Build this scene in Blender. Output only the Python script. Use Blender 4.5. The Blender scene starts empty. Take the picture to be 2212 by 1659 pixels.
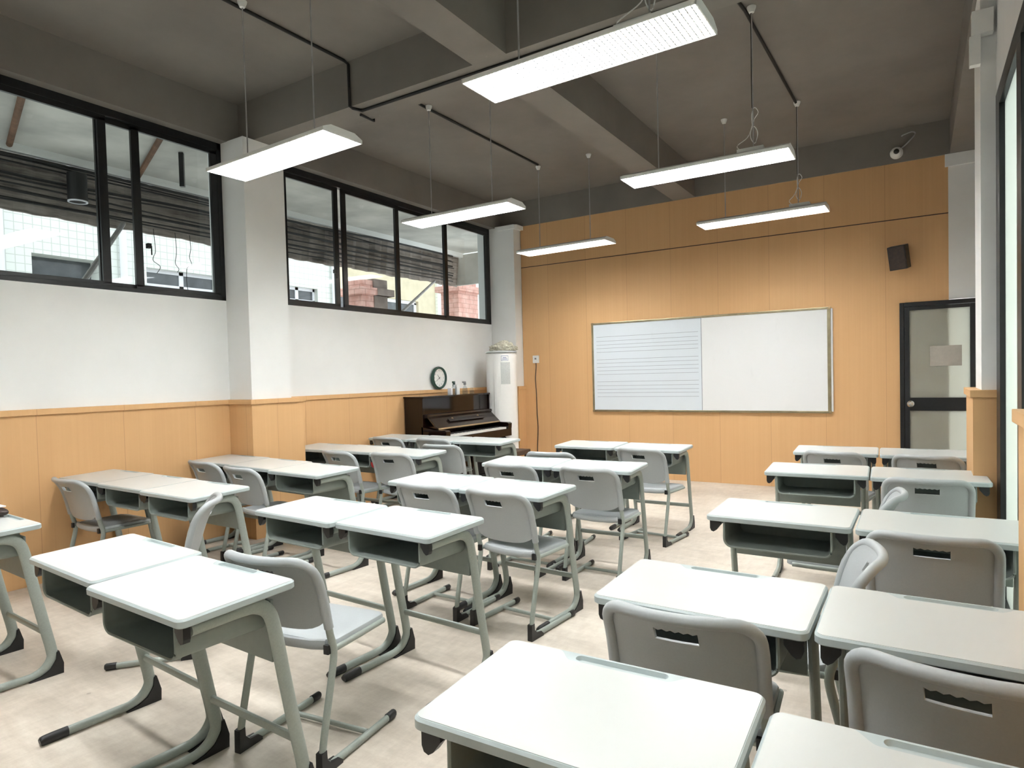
import bpy, bmesh, math, random
from mathutils import Vector, Matrix, Quaternion
from mathutils import noise as mnoise
R = math.radians
random.seed(7)
SC = bpy.context.scene
COL = SC.collection
PI = math.pi

# ------------------------------------------------------------------ camera
W, H, F = 2212.0, 1659.0, 1396.6
CX, CY = 1106.0, 853.5
cam_d = bpy.data.cameras.new('camera'); cam = bpy.data.objects.new('camera', cam_d); COL.objects.link(cam)
cam_d.sensor_fit = 'HORIZONTAL'; cam_d.sensor_width = 36.0
cam_d.lens = F / W * 36.0
cam_d.shift_x = -(CX - W / 2) / W
cam_d.shift_y = (CY - H / 2) / W
cam_d.clip_start = 0.02; cam_d.clip_end = 300
yaw, pitch, roll = 0.56097, -0.02927, -0.025445
fwd = Vector((-math.sin(yaw), math.cos(yaw), 0)); rgt = Vector((math.cos(yaw), math.sin(yaw), 0)); up = Vector((0, 0, 1))
f2 = fwd * math.cos(pitch) + up * math.sin(pitch); u2 = up * math.cos(pitch) - fwd * math.sin(pitch)
r3 = rgt * math.cos(roll) + u2 * math.sin(roll); u3 = u2 * math.cos(roll) - rgt * math.sin(roll)
cam.matrix_world = Matrix(((r3.x, u3.x, -f2.x, 0), (r3.y, u3.y, -f2.y, 0), (r3.z, u3.z, -f2.z, 1.407), (0, 0, 0, 1)))
SC.camera = cam

# ------------------------------------------------------------------ world and exposure
wd = bpy.data.worlds.new('overcast_sky'); SC.world = wd; wd.use_nodes = True
bg = wd.node_tree.nodes['Background']; bg.inputs[0].default_value = (0.93, 0.97, 1.0, 1); bg.inputs[1].default_value = 0.8
LAMP = 20.0
SC.view_settings.view_transform = 'Standard'; SC.view_settings.look = 'None'
SC.view_settings.exposure = 1.68; SC.view_settings.gamma = 1.0; SC.view_settings.use_curve_mapping = False

# ------------------------------------------------------------------ materials
class NT:
    def __init__(s, name):
        s.m = bpy.data.materials.new(name); s.m.use_nodes = True
        s.t = s.m.node_tree; s.b = s.t.nodes['Principled BSDF']; s._c = None
    def n(s, typ, **kw):
        o = s.t.nodes.new(typ)
        for k, v in kw.items():
            if k in ('operation', 'blend_type', 'noise_dimensions', 'data_type', 'feature', 'distance', 'wave_type', 'bands_direction'): setattr(o, k, v)
            else: o.inputs[k].default_value = v
        return o
    def l(s, a, b): s.t.links.new(a, b)
    def coord(s):
        if not s._c: s._c = s.t.nodes.new('ShaderNodeTexCoord').outputs['Object']
        return s._c
    def map(s, scale=(1, 1, 1), loc=(0, 0, 0), rot=(0, 0, 0)):
        o = s.t.nodes.new('ShaderNodeMapping'); o.inputs['Scale'].default_value = scale
        o.inputs['Location'].default_value = loc; o.inputs['Rotation'].default_value = rot
        s.l(s.coord(), o.inputs['Vector']); return o.outputs[0]
    def noise(s, scale, vec=None, detail=4, rough=0.55):
        o = s.n('ShaderNodeTexNoise', Scale=scale, Detail=detail, Roughness=rough)
        s.l(vec or s.coord(), o.inputs['Vector']); return o.outputs['Fac']
    def math(s, op, a, b=None, clamp=False):
        o = s.t.nodes.new('ShaderNodeMath'); o.operation = op; o.use_clamp = clamp
        for i, v in enumerate((a, b)):
            if v is None: continue
            if isinstance(v, (int, float)): o.inputs[i].default_value = v
            else: s.l(v, o.inputs[i])
        return o.outputs[0]
    def ramp(s, fac, stops):
        o = s.t.nodes.new('ShaderNodeValToRGB'); e = o.color_ramp.elements
        while len(e) < len(stops): e.new(0.5)
        for i, (p, c) in enumerate(stops): e[i].position = p; e[i].color = (*c, 1)
        s.l(fac, o.inputs[0]); return o.outputs[0]
    def mix(s, fac, a, b, mode='MIX'):
        o = s.t.nodes.new('ShaderNodeMix'); o.data_type = 'RGBA'; o.blend_type = mode
        for i, v in ((0, fac), (6, a), (7, b)):
            if isinstance(v, (int, float)): o.inputs[i].default_value = v
            elif isinstance(v, tuple): o.inputs[i].default_value = (*v, 1)
            else: s.l(v, o.inputs[i])
        return o.outputs[2]
    def sep(s, i):
        if not hasattr(s, '_s'):
            s._s = s.t.nodes.new('ShaderNodeSeparateXYZ'); s.l(s.coord(), s._s.inputs[0])
        return s._s.outputs[i]
    def bump(s, h, strength=0.2, dist=0.01):
        o = s.n('ShaderNodeBump', Strength=strength, Distance=dist); s.l(h, o.inputs['Height']); s.l(o.outputs[0], s.b.inputs['Normal'])
    def col(s, c):
        if isinstance(c, tuple): s.b.inputs['Base Color'].default_value = (*c, 1)
        else: s.l(c, s.b.inputs['Base Color'])
        return s
    def set(s, **kw):
        for k, v in kw.items():
            k = k.replace('_', ' ')
            if isinstance(v, (int, float, tuple)): s.b.inputs[k].default_value = v
            else: s.l(v, s.b.inputs[k])
        return s

def lin(r, g, b):
    f = lambda c: (c / 255 / 12.92) if c / 255 <= 0.04045 else ((c / 255 + 0.055) / 1.055) ** 2.4
    return (f(r), f(g), f(b))

def plain(name, c, rough=0.5, metal=0.0, var=0.06, scale=30, bump=0.0, spec=0.5):
    n = NT(name)
    f = n.noise(scale)
    n.col(n.ramp(f, [(0.3, tuple(x * (1 - var) for x in c)), (0.7, tuple(min(1, x * (1 + var)) for x in c))]))
    n.set(Roughness=rough, Metallic=metal, Specular_IOR_Level=spec)
    if bump: n.bump(n.noise(scale * 6), bump, 0.002)
    return n.m

def wood_panel(name, axis):
    """orange-tan laminate with fine vertical grain; a joint every 0.6 m along the axis"""
    n = NT(name)
    a = n.sep(0 if axis == 'x' else 1)
    off = 5.11 if axis == 'x' else 0.304
    sc = (46, 46, 0.5)
    g = n.noise(1.0, n.map(sc), 5, 0.6)
    g2 = n.noise(1.0, n.map((7, 7, 0.25)), 3, 0.5)
    u = n.math('DIVIDE', n.math('ADD', a, off), 0.602)
    cell = n.t.nodes.new('ShaderNodeTexWhiteNoise'); cell.noise_dimensions = '1D'
    n.l(n.math('FLOOR', u), cell.inputs['W'])
    fr = n.math('FRACT', u)
    d = n.math('MINIMUM', fr, n.math('SUBTRACT', 1.0, fr))
    seam = n.math('LESS_THAN', d, 0.0045)
    mixf = n.math('ADD', n.math('MULTIPLY', g, 0.5), n.math('ADD', n.math('MULTIPLY', g2, 0.35), n.math('MULTIPLY', cell.outputs[0], 0.15)))
    c = n.ramp(mixf, [(0.25, (0.62, 0.368, 0.172)), (0.5, (0.655, 0.395, 0.188)), (0.75, (0.69, 0.425, 0.207))])
    c = n.mix(n.math('MULTIPLY', seam, 0.30), c, (0.25, 0.12, 0.05))
    n.col(c).set(Roughness=0.55, Specular_IOR_Level=0.3)
    return n.m

M = {}
M['wood_x'] = wood_panel('tan_wood_panel_front', 'x')
M['wood_y'] = wood_panel('tan_wood_panel_side', 'y')
M['white'] = plain('white_paint', (0.86, 0.865, 0.855), 0.75, var=0.02, scale=3, bump=0.05)
def mk_ceiling():
    n = NT('dark_grey_ceiling_paint')
    f = n.noise(1.3, None, 6, 0.6); g = n.noise(7, None, 5, 0.65)
    c = n.ramp(f, [(0.3, (0.185, 0.168, 0.150)), (0.7, (0.235, 0.214, 0.191))])
    sp = n.ramp(g, [(0.72, (0, 0, 0)), (0.80, (1, 1, 1))])
    c = n.mix(n.math('MULTIPLY', sp, 0.5), c, (0.36, 0.34, 0.31))
    n.col(c).set(Roughness=0.85); n.bump(n.noise(60), 0.15, 0.003)
    return n.m
M['ceil'] = mk_ceiling()
def mk_floor():
    n = NT('brushed_cement_floor')
    a = n.noise(1.1, None, 6, 0.6)
    b = n.noise(1.0, n.map((4.5, 17, 3), rot=(0, 0, 0.5)), 8, 0.72)
    c = n.noise(1.0, n.map((24, 7, 3), rot=(0, 0, -0.7)), 7, 0.7)
    e = n.noise(85, None, 2)
    f = n.math('ADD', n.math('MULTIPLY', a, 0.45), n.math('ADD', n.math('MULTIPLY', b, 0.33), n.math('MULTIPLY', c, 0.22)))
    col = n.ramp(f, [(0.32, (0.36, 0.31, 0.255)), (0.5, (0.575, 0.51, 0.435)), (0.66, (0.76, 0.70, 0.61))])
    v = n.t.nodes.new('ShaderNodeTexVoronoi'); v.inputs['Scale'].default_value = 3.1; n.l(n.map((1, 1, 1)), v.inputs['Vector'])
    spot = n.math('LESS_THAN', v.outputs['Distance'], 0.035)
    col = n.mix(n.math('MULTIPLY', spot, 0.45), col, (0.2, 0.16, 0.13))
    col = n.mix(n.math('MULTIPLY', n.math('SUBTRACT', e, 0.5), 0.25, True), col, (0.3, 0.25, 0.2))
    n.col(col).set(Roughness=n.math('ADD', n.math('MULTIPLY', b, 0.35), 0.28), Specular_IOR_Level=0.45)
    n.bump(f, 0.12, 0.01)
    return n.m
M['floor'] = mk_floor()
M['laminate'] = plain('white_desk_laminate', (0.55, 0.565, 0.55), 0.30, var=0.012, scale=4)
M['edge'] = plain('grey_plastic_edge', lin(172, 178, 178), 0.45, var=0.03)
M['tray'] = plain('grey_plastic_tray', lin(175, 186, 187), 0.4, var=0.02)
M['box'] = plain('grey_green_plastic', lin(132, 140, 135), 0.5, var=0.04)
M['metal'] = plain('grey_green_powder_coat', lin(152, 160, 153), 0.42, var=0.05, scale=140)
M['chair'] = plain('light_grey_chair_plastic', lin(168, 173, 175), 0.42, var=0.03, scale=200, bump=0.12)
M['black'] = plain('black_plastic', (0.012, 0.012, 0.013), 0.42, var=0.2)
M['frame'] = plain('black_aluminium', (0.010, 0.011, 0.013), 0.32, var=0.2)
M['cable'] = plain('black_cable', (0.01, 0.01, 0.01), 0.6)
M['piano'] = plain('dark_mahogany_lacquer', (0.008, 0.003, 0.0025), 0.07, var=0.3, scale=8)
M['pianoin'] = plain('worn_brown_lacquer', (0.018, 0.010, 0.007), 0.25, var=0.35, scale=25)
M['gold'] = plain('brass_strip', (0.42, 0.30, 0.16), 0.35, metal=0.6)
M['ivory'] = plain('ivory_keys', (0.85, 0.85, 0.80), 0.25, var=0.01)
M['acwhite'] = plain('glossy_white_plastic', (0.84, 0.84, 0.82), 0.28, var=0.01)
M['acgrey'] = plain('pale_grey_vent', (0.50, 0.52, 0.51), 0.4, var=0.15, scale=90)
M['cloth'] = plain('cream_cloth', (0.55, 0.52, 0.42), 0.9, var=0.35, scale=45, bump=0.3)
M['bronze'] = plain('bronze_aluminium', (0.36, 0.31, 0.20), 0.28, metal=0.8, var=0.15, scale=12)
def mk_board(name, c):
    n = NT(name); f = n.noise(2.2, None, 3); g = n.noise(9, n.map((1, 1, 0.4)), 4)
    s = n.ramp(g, [(0.66, (0, 0, 0)), (0.82, (1, 1, 1))])
    n.col(n.mix(n.math('MULTIPLY', s, 0.25), c, tuple(x * 0.8 for x in c))).set(Roughness=0.18); return n.m
M['board'] = mk_board('white_enamel', (0.80, 0.81, 0.82))
M['stave'] = mk_board('bluish_white_sheet', (0.69, 0.745, 0.80))
M['ink'] = plain('grey_ink', (0.28, 0.31, 0.36), 0.4)
M['chrome'] = plain('brushed_steel', (0.75, 0.73, 0.7), 0.18, metal=1.0)
M['paper'] = plain('greyish_paper', (0.42, 0.39, 0.34), 0.7, var=0.05)
def mk_tile():
    n = NT('white_glazed_wall_tiles')
    y, z = n.sep(1), n.sep(2)
    def line(a, p):
        fr = n.math('FRACT', n.math('DIVIDE', n.math('ADD', a, 50.0), p)); return n.math('LESS_THAN', fr, 0.10)
    m = n.math('MAXIMUM', line(y, 0.118), line(z, 0.118))
    n.col(n.mix(n.math('MULTIPLY', m, 0.42), (0.80, 0.83, 0.78), (0.25, 0.28, 0.25))).set(Roughness=0.4); return n.m
M['tile'] = mk_tile()
def mk_brick():
    n = NT('pink_red_brick')
    def ax(i): return n.sep(i)
    zz = n.math('DIVIDE', ax(2), 0.095); row = n.math('FLOOR', zz)
    h = n.math('ADD', ax(0), ax(1))
    u = n.math('ADD', n.math('DIVIDE', h, 0.26), n.math('MULTIPLY', n.math('MODULO', row, 2.0), 0.5))
    m = n.math('MAXIMUM', n.math('LESS_THAN', n.math('FRACT', zz), 0.10), n.math('LESS_THAN', n.math('FRACT', u), 0.05))
    f = n.noise(6)
    c = n.ramp(f, [(0.35, (0.56, 0.30, 0.25)), (0.65, (0.70, 0.45, 0.39))])
    n.col(n.mix(n.math('MULTIPLY', m, 0.75), c, (0.30, 0.17, 0.14))).set(Roughness=0.9); return n.m
M['brick'] = mk_brick()
def mk_dirty():
    n = NT('sooty_corrugated_sheet')
    s = n.noise(1.0, n.map((4, 1.3, 26)), 6, 0.7); g = n.noise(3, None, 4)
    n.col(n.ramp(n.math('ADD', n.math('MULTIPLY', s, 0.65), n.math('MULTIPLY', g, 0.35)), [(0.38, (0.08, 0.066, 0.057)), (0.5, (0.27, 0.23, 0.205)), (0.68, (0.46, 0.41, 0.37))])).set(Roughness=0.9)
    return n.m
M['dirty'] = mk_dirty()
M['shade_tone'] = plain('brown_grey_chimney_shade', (0.20, 0.165, 0.145), 0.95, var=0.25, scale=5)  # shade of the chimney's dark face, put into the colour
M['paving'] = plain('pale_paving', (0.74, 0.73, 0.70), 0.9, var=0.06, scale=2)
M['concrete'] = plain('outdoor_concrete', (0.55, 0.54, 0.50), 0.9, var=0.25, scale=1.6)
M['beige'] = plain('beige_render', (0.62, 0.55, 0.40), 0.85, var=0.1, scale=3)
M['darkwin'] = plain('dark_window_pane', (0.09, 0.10, 0.11), 0.12, var=0.4, scale=4)
M['upvc'] = plain('white_window_profile', (0.82, 0.83, 0.88), 0.4, var=0.02)
M['rust'] = plain('rusty_steel', (0.16, 0.085, 0.05), 0.8, var=0.4, scale=9)
M['galv'] = plain('galvanised_steel', (0.42, 0.41, 0.41), 0.5, metal=0.3, var=0.2, scale=9)
M['red'] = plain('red_shiny_fabric', (0.45, 0.03, 0.03), 0.25)
M['green'] = plain('dark_green_plastic', (0.015, 0.06, 0.045), 0.4)
M['grey'] = plain('mid_grey_plastic', (0.22, 0.22, 0.23), 0.4)
M['brown'] = plain('dark_brown_leather', (0.035, 0.02, 0.015), 0.4, var=0.4, scale=40)
M['blue'] = plain('blue_grey_print', (0.12, 0.17, 0.35), 0.5)
def mk_clear(name, tint, gl=0.06, rough=0.0, opac=0.0):
    n = NT(name); t = n.t; out = t.nodes['Material Output']
    tr = t.nodes.new('ShaderNodeBsdfTransparent'); tr.inputs[0].default_value = (*tint, 1)
    g = t.nodes.new('ShaderNodeBsdfGlossy'); g.inputs['Roughness'].default_value = rough; g.inputs[0].default_value = (0.9, 0.95, 1, 1)
    lw = t.nodes.new('ShaderNodeLayerWeight'); lw.inputs[0].default_value = 0.5
    fr = n.math('ADD', n.math('MULTIPLY', n.math('POWER', lw.outputs['Facing'], 5.0), 0.6), 0.03)
    mx = t.nodes.new('ShaderNodeMixShader'); t.links.new(fr, mx.inputs[0]); t.links.new(tr.outputs[0], mx.inputs[1]); t.links.new(g.outputs[0], mx.inputs[2])
    t.links.new(mx.outputs[0], out.inputs[0]); return n.m
M['glass'] = mk_clear('window_glass', (0.90, 0.93, 0.93))
M['bottle'] = mk_clear('clear_plastic', (0.80, 0.84, 0.86))
def translucent(n, k):
    t = n.t; tl = t.nodes.new('ShaderNodeBsdfTranslucent'); tl.inputs[0].default_value = (0.88, 0.92, 0.86, 1)
    mx = t.nodes.new('ShaderNodeMixShader'); mx.inputs[0].default_value = k
    t.links.new(n.b.outputs[0], mx.inputs[1]); t.links.new(tl.outputs[0], mx.inputs[2]); t.links.new(mx.outputs[0], t.nodes['Material Output'].inputs[0]); return n.m
def mk_frost():
    n = NT('frosted_glass'); f = n.noise(2.0, None, 3)
    n.col(n.ramp(f, [(0.3, (0.46, 0.45, 0.40)), (0.7, (0.56, 0.56, 0.50))])).set(Roughness=0.22); return translucent(n, 0.5)
M['frost'] = mk_frost()
def mk_film():
    n = NT('pale_green_glass_film'); f = n.noise(1.0, n.map((1, 0.7, 0.35)), 3)
    n.col(n.ramp(f, [(0.3, (0.50, 0.55, 0.49)), (0.7, (0.62, 0.67, 0.61))])).set(Roughness=0.08); return translucent(n, 0.6)
M['film'] = mk_film()
def mk_lamp():
    n = NT('glowing_lamp_tubes'); f = n.noise(2)
    n.col((0.9, 0.9, 0.9)); n.b.inputs['Emission Color'].default_value = (0.985, 1.0, 1.0, 1); n.b.inputs['Emission Strength'].default_value = LAMP
    return n.m
M['lamp'] = mk_lamp()
M['louvre'] = plain('white_louvre', (0.8, 0.8, 0.78), 0.5, var=0.01)

# ------------------------------------------------------------------ mesh helpers
def link(name, bm, mat, parent=None, smooth=False, mats=None):
    me = bpy.data.meshes.new(name); bmesh.ops.recalc_face_normals(bm, faces=bm.faces); bm.to_mesh(me); bm.free()
    for m in (mats or [mat]): me.materials.append(M[m])
    if smooth:
        for p in me.polygons: p.use_smooth = True
        me.set_sharp_from_angle(angle=R(38))
    o = bpy.data.objects.new(name, me); COL.objects.link(o)
    if parent is not None: o.parent = parent
    return o

def box(bm, x0, x1, y0, y1, z0, z1, mi=0, bev=0.0):
    v = [bm.verts.new((x, y, z)) for x in (x0, x1) for y in (y0, y1) for z in (z0, z1)]
    fs = [bm.faces.new([v[i] for i in q]) for q in ((0, 1, 3, 2), (4, 6, 7, 5), (0, 4, 5, 1), (2, 3, 7, 6), (0, 2, 6, 4), (1, 5, 7, 3))]
    for f in fs: f.material_index = mi
    if bev:
        es = list({e for f in fs for e in f.edges})
        bmesh.ops.bevel(bm, geom=es, offset=bev, segments=2, affect='EDGES', profile=0.6)
    return v

def B(*boxes, bev=0.0):
    bm = bmesh.new()
    for b in boxes: box(bm, *b, bev=bev)
    return bm

def tube(bm, pts, ru, rv=None, seg=10, side=None, caps=True):
    """swept elliptical tube; ru across 'side', rv along it"""
    rv = rv or ru
    P = [Vector(p) for p in pts]; rings = []
    n = len(P)
    for i, p in enumerate(P):
        t = ((P[min(i + 1, n - 1)] - P[max(i - 1, 0)])).normalized()
        if side is not None: s = Vector(side)
        else:
            s = Vector((0, 0, 1)) if abs(t.z) < 0.9 else Vector((1, 0, 0))
        s = (s - t * s.dot(t)).normalized(); w = t.cross(s)
        a = ru[i] if isinstance(ru, (list, tuple)) else ru; b = rv[i] if isinstance(rv, (list, tuple)) else rv
        rings.append([bm.verts.new(p + w * a * math.cos(2 * PI * k / seg) + s * b * math.sin(2 * PI * k / seg)) for k in range(seg)])
    for a, b in zip(rings, rings[1:]):
        for k in range(seg): bm.faces.new((a[k], a[(k + 1) % seg], b[(k + 1) % seg], b[k]))
    if caps: bm.faces.new(rings[0][::-1]); bm.faces.new(rings[-1])
    return bm

def smooth_path(pts, n=6):
    """Catmull-Rom through points"""
    P = [Vector(p) for p in pts]; out = []
    for i in range(len(P) - 1):
        a = P[max(i - 1, 0)]; b = P[i]; c = P[i + 1]; d = P[min(i + 2, len(P) - 1)]
        for k in range(n):
            t = k / n; out.append(0.5 * ((2 * b) + (c - a) * t + (2 * a - 5 * b + 4 * c - d) * t * t + (3 * b - a - 3 * c + d) * t ** 3))
    out.append(P[-1]); return out

def prism(bm, loop, fn0, fn1, mi=0):
    a = [bm.verts.new(fn0(*p)) for p in loop]; b = [bm.verts.new(fn1(*p)) for p in loop]
    n = len(loop); fs = [bm.faces.new(a[::-1]), bm.faces.new(b)]
    for i in range(n): fs.append(bm.faces.new((a[i], a[(i + 1) % n], b[(i + 1) % n], b[i])))
    for f in fs: f.material_index = mi
    return fs

def lathe(bm, prof, c=(0, 0, 0), seg=24, mat=None):
    rings = []
    for r, z in prof: rings.append([bm.verts.new((c[0] + r * math.cos(2 * PI * k / seg), c[1] + r * math.sin(2 * PI * k / seg), c[2] + z)) for k in range(seg)])
    for a, b in zip(rings, rings[1:]):
        for k in range(seg): bm.faces.new((a[k], a[(k + 1) % seg], b[(k + 1) % seg], b[k]))
    if prof[0][0] > 1e-5: bm.faces.new(rings[0][::-1])
    if prof[-1][0] > 1e-5: bm.faces.new(rings[-1])
    bmesh.ops.remove_doubles(bm, verts=bm.verts, dist=1e-6)
    return bm

def rrect(x0, x1, y0, y1, r, n=6):
    out = []
    for cx, cy, a0 in ((x1 - r, y1 - r, 0), (x0 + r, y1 - r, 90), (x0 + r, y0 + r, 180), (x1 - r, y0 + r, 270)):
        for k in range(n + 1):
            a = R(a0 + 90 * k / n); out.append((cx + r * math.cos(a), cy + r * math.sin(a)))
    return out

def empty(name, loc=(0, 0, 0), rz=0.0, **tags):
    o = bpy.data.objects.new(name, None); COL.objects.link(o); o.location = loc; o.rotation_euler = (0, 0, rz); o.empty_display_size = 0.1
    tag(o, **tags); return o
def tag(o, label=None, cat=None, group=None, kind=None):
    if label: o['label'] = label
    if cat: o['category'] = cat
    if group: o['group'] = group
    if kind: o['kind'] = kind
    return o
def S(name, bm, mat, parent=None, **kw):
    o = link(name, bm, mat, parent, **kw)
    if parent is None: o['kind'] = 'structure'
    return o
def copy_tree(o, parent=None):
    c = o.copy(); COL.objects.link(c)
    if parent is not None: c.parent = parent
    for ch in KIDS.get(o.name, []): 
        cc = copy_tree(ch, c)
    return c
KIDS = {}
def index_kids():
    KIDS.clear()
    for o in bpy.data.objects:
        if o.parent: KIDS.setdefault(o.parent.name, []).append(o)

# ================================================================== THE ROOM
XL, YF, XR, YB = -5.377, 8.222, 0.52, -2.6
ZC, ZB, ZR = 3.96, 3.60, 1.257
S('floor', B((XL - 0.3, XR + 0.3, YB - 0.2, YF + 0.2, -0.12, 0.0)), 'floor')
S('ceiling', B((XL - 0.3, XR + 0.3, YB - 0.2, YF + 0.2, ZC, ZC + 0.15)), 'ceil')
# left wall, upper white part with two window openings
Z1, Z1T = 2.165, 3.60
S('wall_left', B((XL - 0.22, XL, YB, 8.3, 0.0, Z1), (XL - 0.22, XL, 3.677, 4.30, Z1, ZC), (XL - 0.22, XL, 8.04, 8.3, Z1, ZC),
                 (XL - 0.22, XL, YB, -0.6, Z1, ZC), (XL - 0.22, XL, 4.30, 8.04, Z1, Z1 + 0.018)), 'white')
S('wall_front', B((-4.95, 0.28, YF, YF + 0.2, 0.0, 2.995), (-4.95, 0.28, YF, YF + 0.2, 3.003, ZB + 0.02),
                  (-4.95, 0.28, YF + 0.004, YF + 0.19, 2.994, 3.004), (0.279, XR + 0.1, YF + 0.02, YF + 0.2, 0.0, 0.3)), 'wood_x')
S('trim_15', B((-4.95, 0.28, YF - 0.0015, YF + 0.003, 2.994, 3.004)), 'brown')
S('wall_back', B((XL - 0.2, XR + 0.2, YB - 0.2, YB, 0.0, ZC)), 'white')
S('wall_right', B((XR, XR + 0.2, 5.10, YF + 0.2, 0.0, ZC), (0.39, 0.60, 2.70, 5.10, 2.93, ZC), (0.39, 0.60, YB, 2.70, 3.05, ZC)), 'white')
# pier over the door at the right end of the front wall, with its stepped head
S('trim_1', B((0.28, XR, YF - 0.004, YF + 0.2, 2.10, ZB), (0.252, XR - 0.005, YF - 0.03, YF, 3.475, 3.60)), 'white')
# corner column left of the front wall
S('trim_2', B((XL, -4.958, 8.04, YF + 0.2, ZR, ZB + 0.01)), 'white')
bm = bmesh.new()
prism(bm, [(-5.23, 8.02), (-4.93, 8.02), (-4.90, 8.05), (-4.90, 8.23), (-5.23, 8.23)], lambda x, y: (x, y, 3.545), lambda x, y: (x, y, 3.60))
S('trim_3', bm, 'white')
# left column between the windows
bm = bmesh.new()
prism(bm, [(XL, 3.666), (-5.055, 3.666), (-5.055, 4.095), (XL, 4.095)], lambda x, y: (x, y, ZR - 0.01), lambda x, y: (x, y, 3.595))
S('trim_4', bm, 'white')

# wainscot on the left wall, around the column and the corner
def wains(name, segs, mat):
    bm = bmesh.new()
    for s in segs: box(bm, *s)
    return S(name, bm, mat)
TW = 0.022
wains('trim_5', [(XL, XL + TW, YB, 3.645, 0.0, 1.214), (XL, XL + TW, 4.215, 8.02, 0.0, 1.214)], 'wood_y')
wains('trim_6', [(XL, -5.055 + 0.028, 3.640, 3.666, 0.0, 1.214)], 'wood_x')
wains('trim_7', [(-5.055, -5.055 + 0.028, 3.666, 4.215, 0.0, 1.214), (XL, -5.055, 4.19, 4.215, 0, 1.214), (XL, -5.055, 3.667, 4.19, 0, 1.214)], 'wood_y')
wains('trim_8', [(XL, -4.925, 8.02, 8.04, 0.0, 1.214), (-4.958, -4.925, 8.04, YF, 0.0, 1.214)], 'wood_x')
# the rail on top of it
RT = 0.038
bm = bmesh.new()
for s in [(XL, XL + RT, YB, 3.63, 1.214, ZR), (XL, -5.055 + 0.044, 3.624, 3.667, 1.214, ZR), (-5.056, -5.055 + 0.0435, 3.667, 4.23, 1.214, ZR - 0.0005), (XL, -5.056, 4.09, 4.23, 1.214, ZR - 0.001),
          (XL, XL + RT, 4.22, 8.01, 1.214, ZR), (XL, -4.91, 8.004, 8.041, 1.214, ZR), (-4.959, -4.91, 8.04, YF, 1.214, ZR)]: box(bm, *s, bev=0.003)
S('trim_9', bm, 'wood_y')

# beams
S('beam_left_wall' if False else 'ceiling_beam_left', B((XL - 0.22, -5.28, YB, YF + 0.2, 3.592, ZC)), 'ceil')
S('ceiling_beam_cross', B((-5.28, 0.30, 3.79, 4.075, ZB, ZC)), 'ceil')
S('ceiling_beam_middle', B((-2.64, -2.36, YB, 3.79, ZB, ZC), (-2.64, -2.36, 4.075, 8.205, ZB, ZC)), 'ceil')
S('ceiling_beam_front', B((-5.28, XR, 8.195, YF + 0.2, ZB + 0.003, ZC)), 'ceil')
S('ceiling_beam_right', B((0.295, XR + 0.2, YB, 8.2, ZB + 0.004, ZC)), 'ceil')

# right side: pier with wainscot, full-height glass door, dwarf wall with window
S('trim_10', B((0.315, 0.60, 4.66, 5.10, ZR - 0.01, 3.62)), 'white')
bm = B((0.272, 0.60, 4.64, 5.24, 0.0, 1.214))
S('trim_11', bm, 'wood_y')
bm = bmesh.new(); box(bm, 0.258, 0.60, 4.625, 5.255, 1.214, ZR, bev=0.003)
S('trim_12', bm, 'wood_y')
S('trim_13', B((0.278, 0.46, YB, 2.672, 0.0, 1.214)), 'wood_y')
bm = bmesh.new(); box(bm, 0.262, 0.46, YB, 2.686, 1.214, ZR, bev=0.003)
S('trim_14', bm, 'wood_y')
d2 = empty('door_2', (0.40, 3.67, 0), kind='structure')
def child_box(name, mat, par, *boxes, bev=0.0, **kw):
    bm = bmesh.new(); L = par.location
    for b in boxes: box(bm, b[0] - L[0], b[1] - L[0], b[2] - L[1], b[3] - L[1], b[4] - L[2], b[5] - L[2], bev=bev)
    return link(name, bm, mat, par, **kw)
child_box('door_frame', 'frame', d2, (0.384, 0.45, 4.46, 4.64, 0.0, 2.93), (0.384, 0.45, 2.70, 2.76, 0.0, 2.93), (0.384, 0.45, 2.76, 4.46, 2.83, 2.93),
          (0.384, 0.45, 3.58, 3.73, 0.0, 2.83), (0.384, 0.45, 2.76, 4.46, 0.0, 0.10), bev=0.003)
child_box('glass_panel', 'film', d2, (0.41, 0.42, 3.73, 4.46, 0.10, 2.83))
child_box('glass_panel', 'film', d2, (0.41, 0.42, 2.76, 3.58, 0.10, 2.83))
w3 = empty('window_3', (0.40, 1.0, 2.1), kind='structure')
child_box('window_frame', 'frame', w3, (0.36, 0.44, 2.60, 2.70, ZR, 3.05), (0.36, 0.44, YB, 2.60, ZR, 1.33), (0.36, 0.44, YB, 2.60, 2.97, 3.05), (0.36, 0.44, 1.3, 1.38, 1.33, 2.97), bev=0.003)
child_box('glass_panel', 'film', w3, (0.40, 0.41, 1.38, 2.60, 1.33, 2.97))
child_box('glass_panel', 'film', w3, (0.40, 0.41, YB, 1.30, 1.33, 2.97))

# front door
d1 = empty('door_1', (0.17, YF, 0), kind='structure')
child_box('door_frame', 'frame', d1, (-0.165, -0.125, YF - 0.035, YF + 0.02, 0.0, 2.09), (-0.125, XR, YF - 0.035, YF + 0.02, 2.045, 2.09), bev=0.003)
child_box('door_leaf', 'frame', d1, (-0.123, -0.075, YF - 0.028, YF + 0.012, 0.01, 2.043), (-0.075, 0.46, YF - 0.028, YF + 0.012, 2.005, 2.043), (0.46, 0.515, YF - 0.028, YF + 0.012, 0.01, 2.043),
          (-0.075, 0.46, YF - 0.028, YF + 0.012, 0.925, 1.065), (-0.075, 0.46, YF - 0.028, YF + 0.012, 0.01, 0.50), bev=0.003)
child_box('glass_panel', 'frost', d1, (-0.075, 0.46, YF - 0.012, YF - 0.004, 1.065, 2.005))
child_box('glass_panel', 'frost', d1, (-0.075, 0.46, YF - 0.012, YF - 0.004, 0.50, 0.925))
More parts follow.
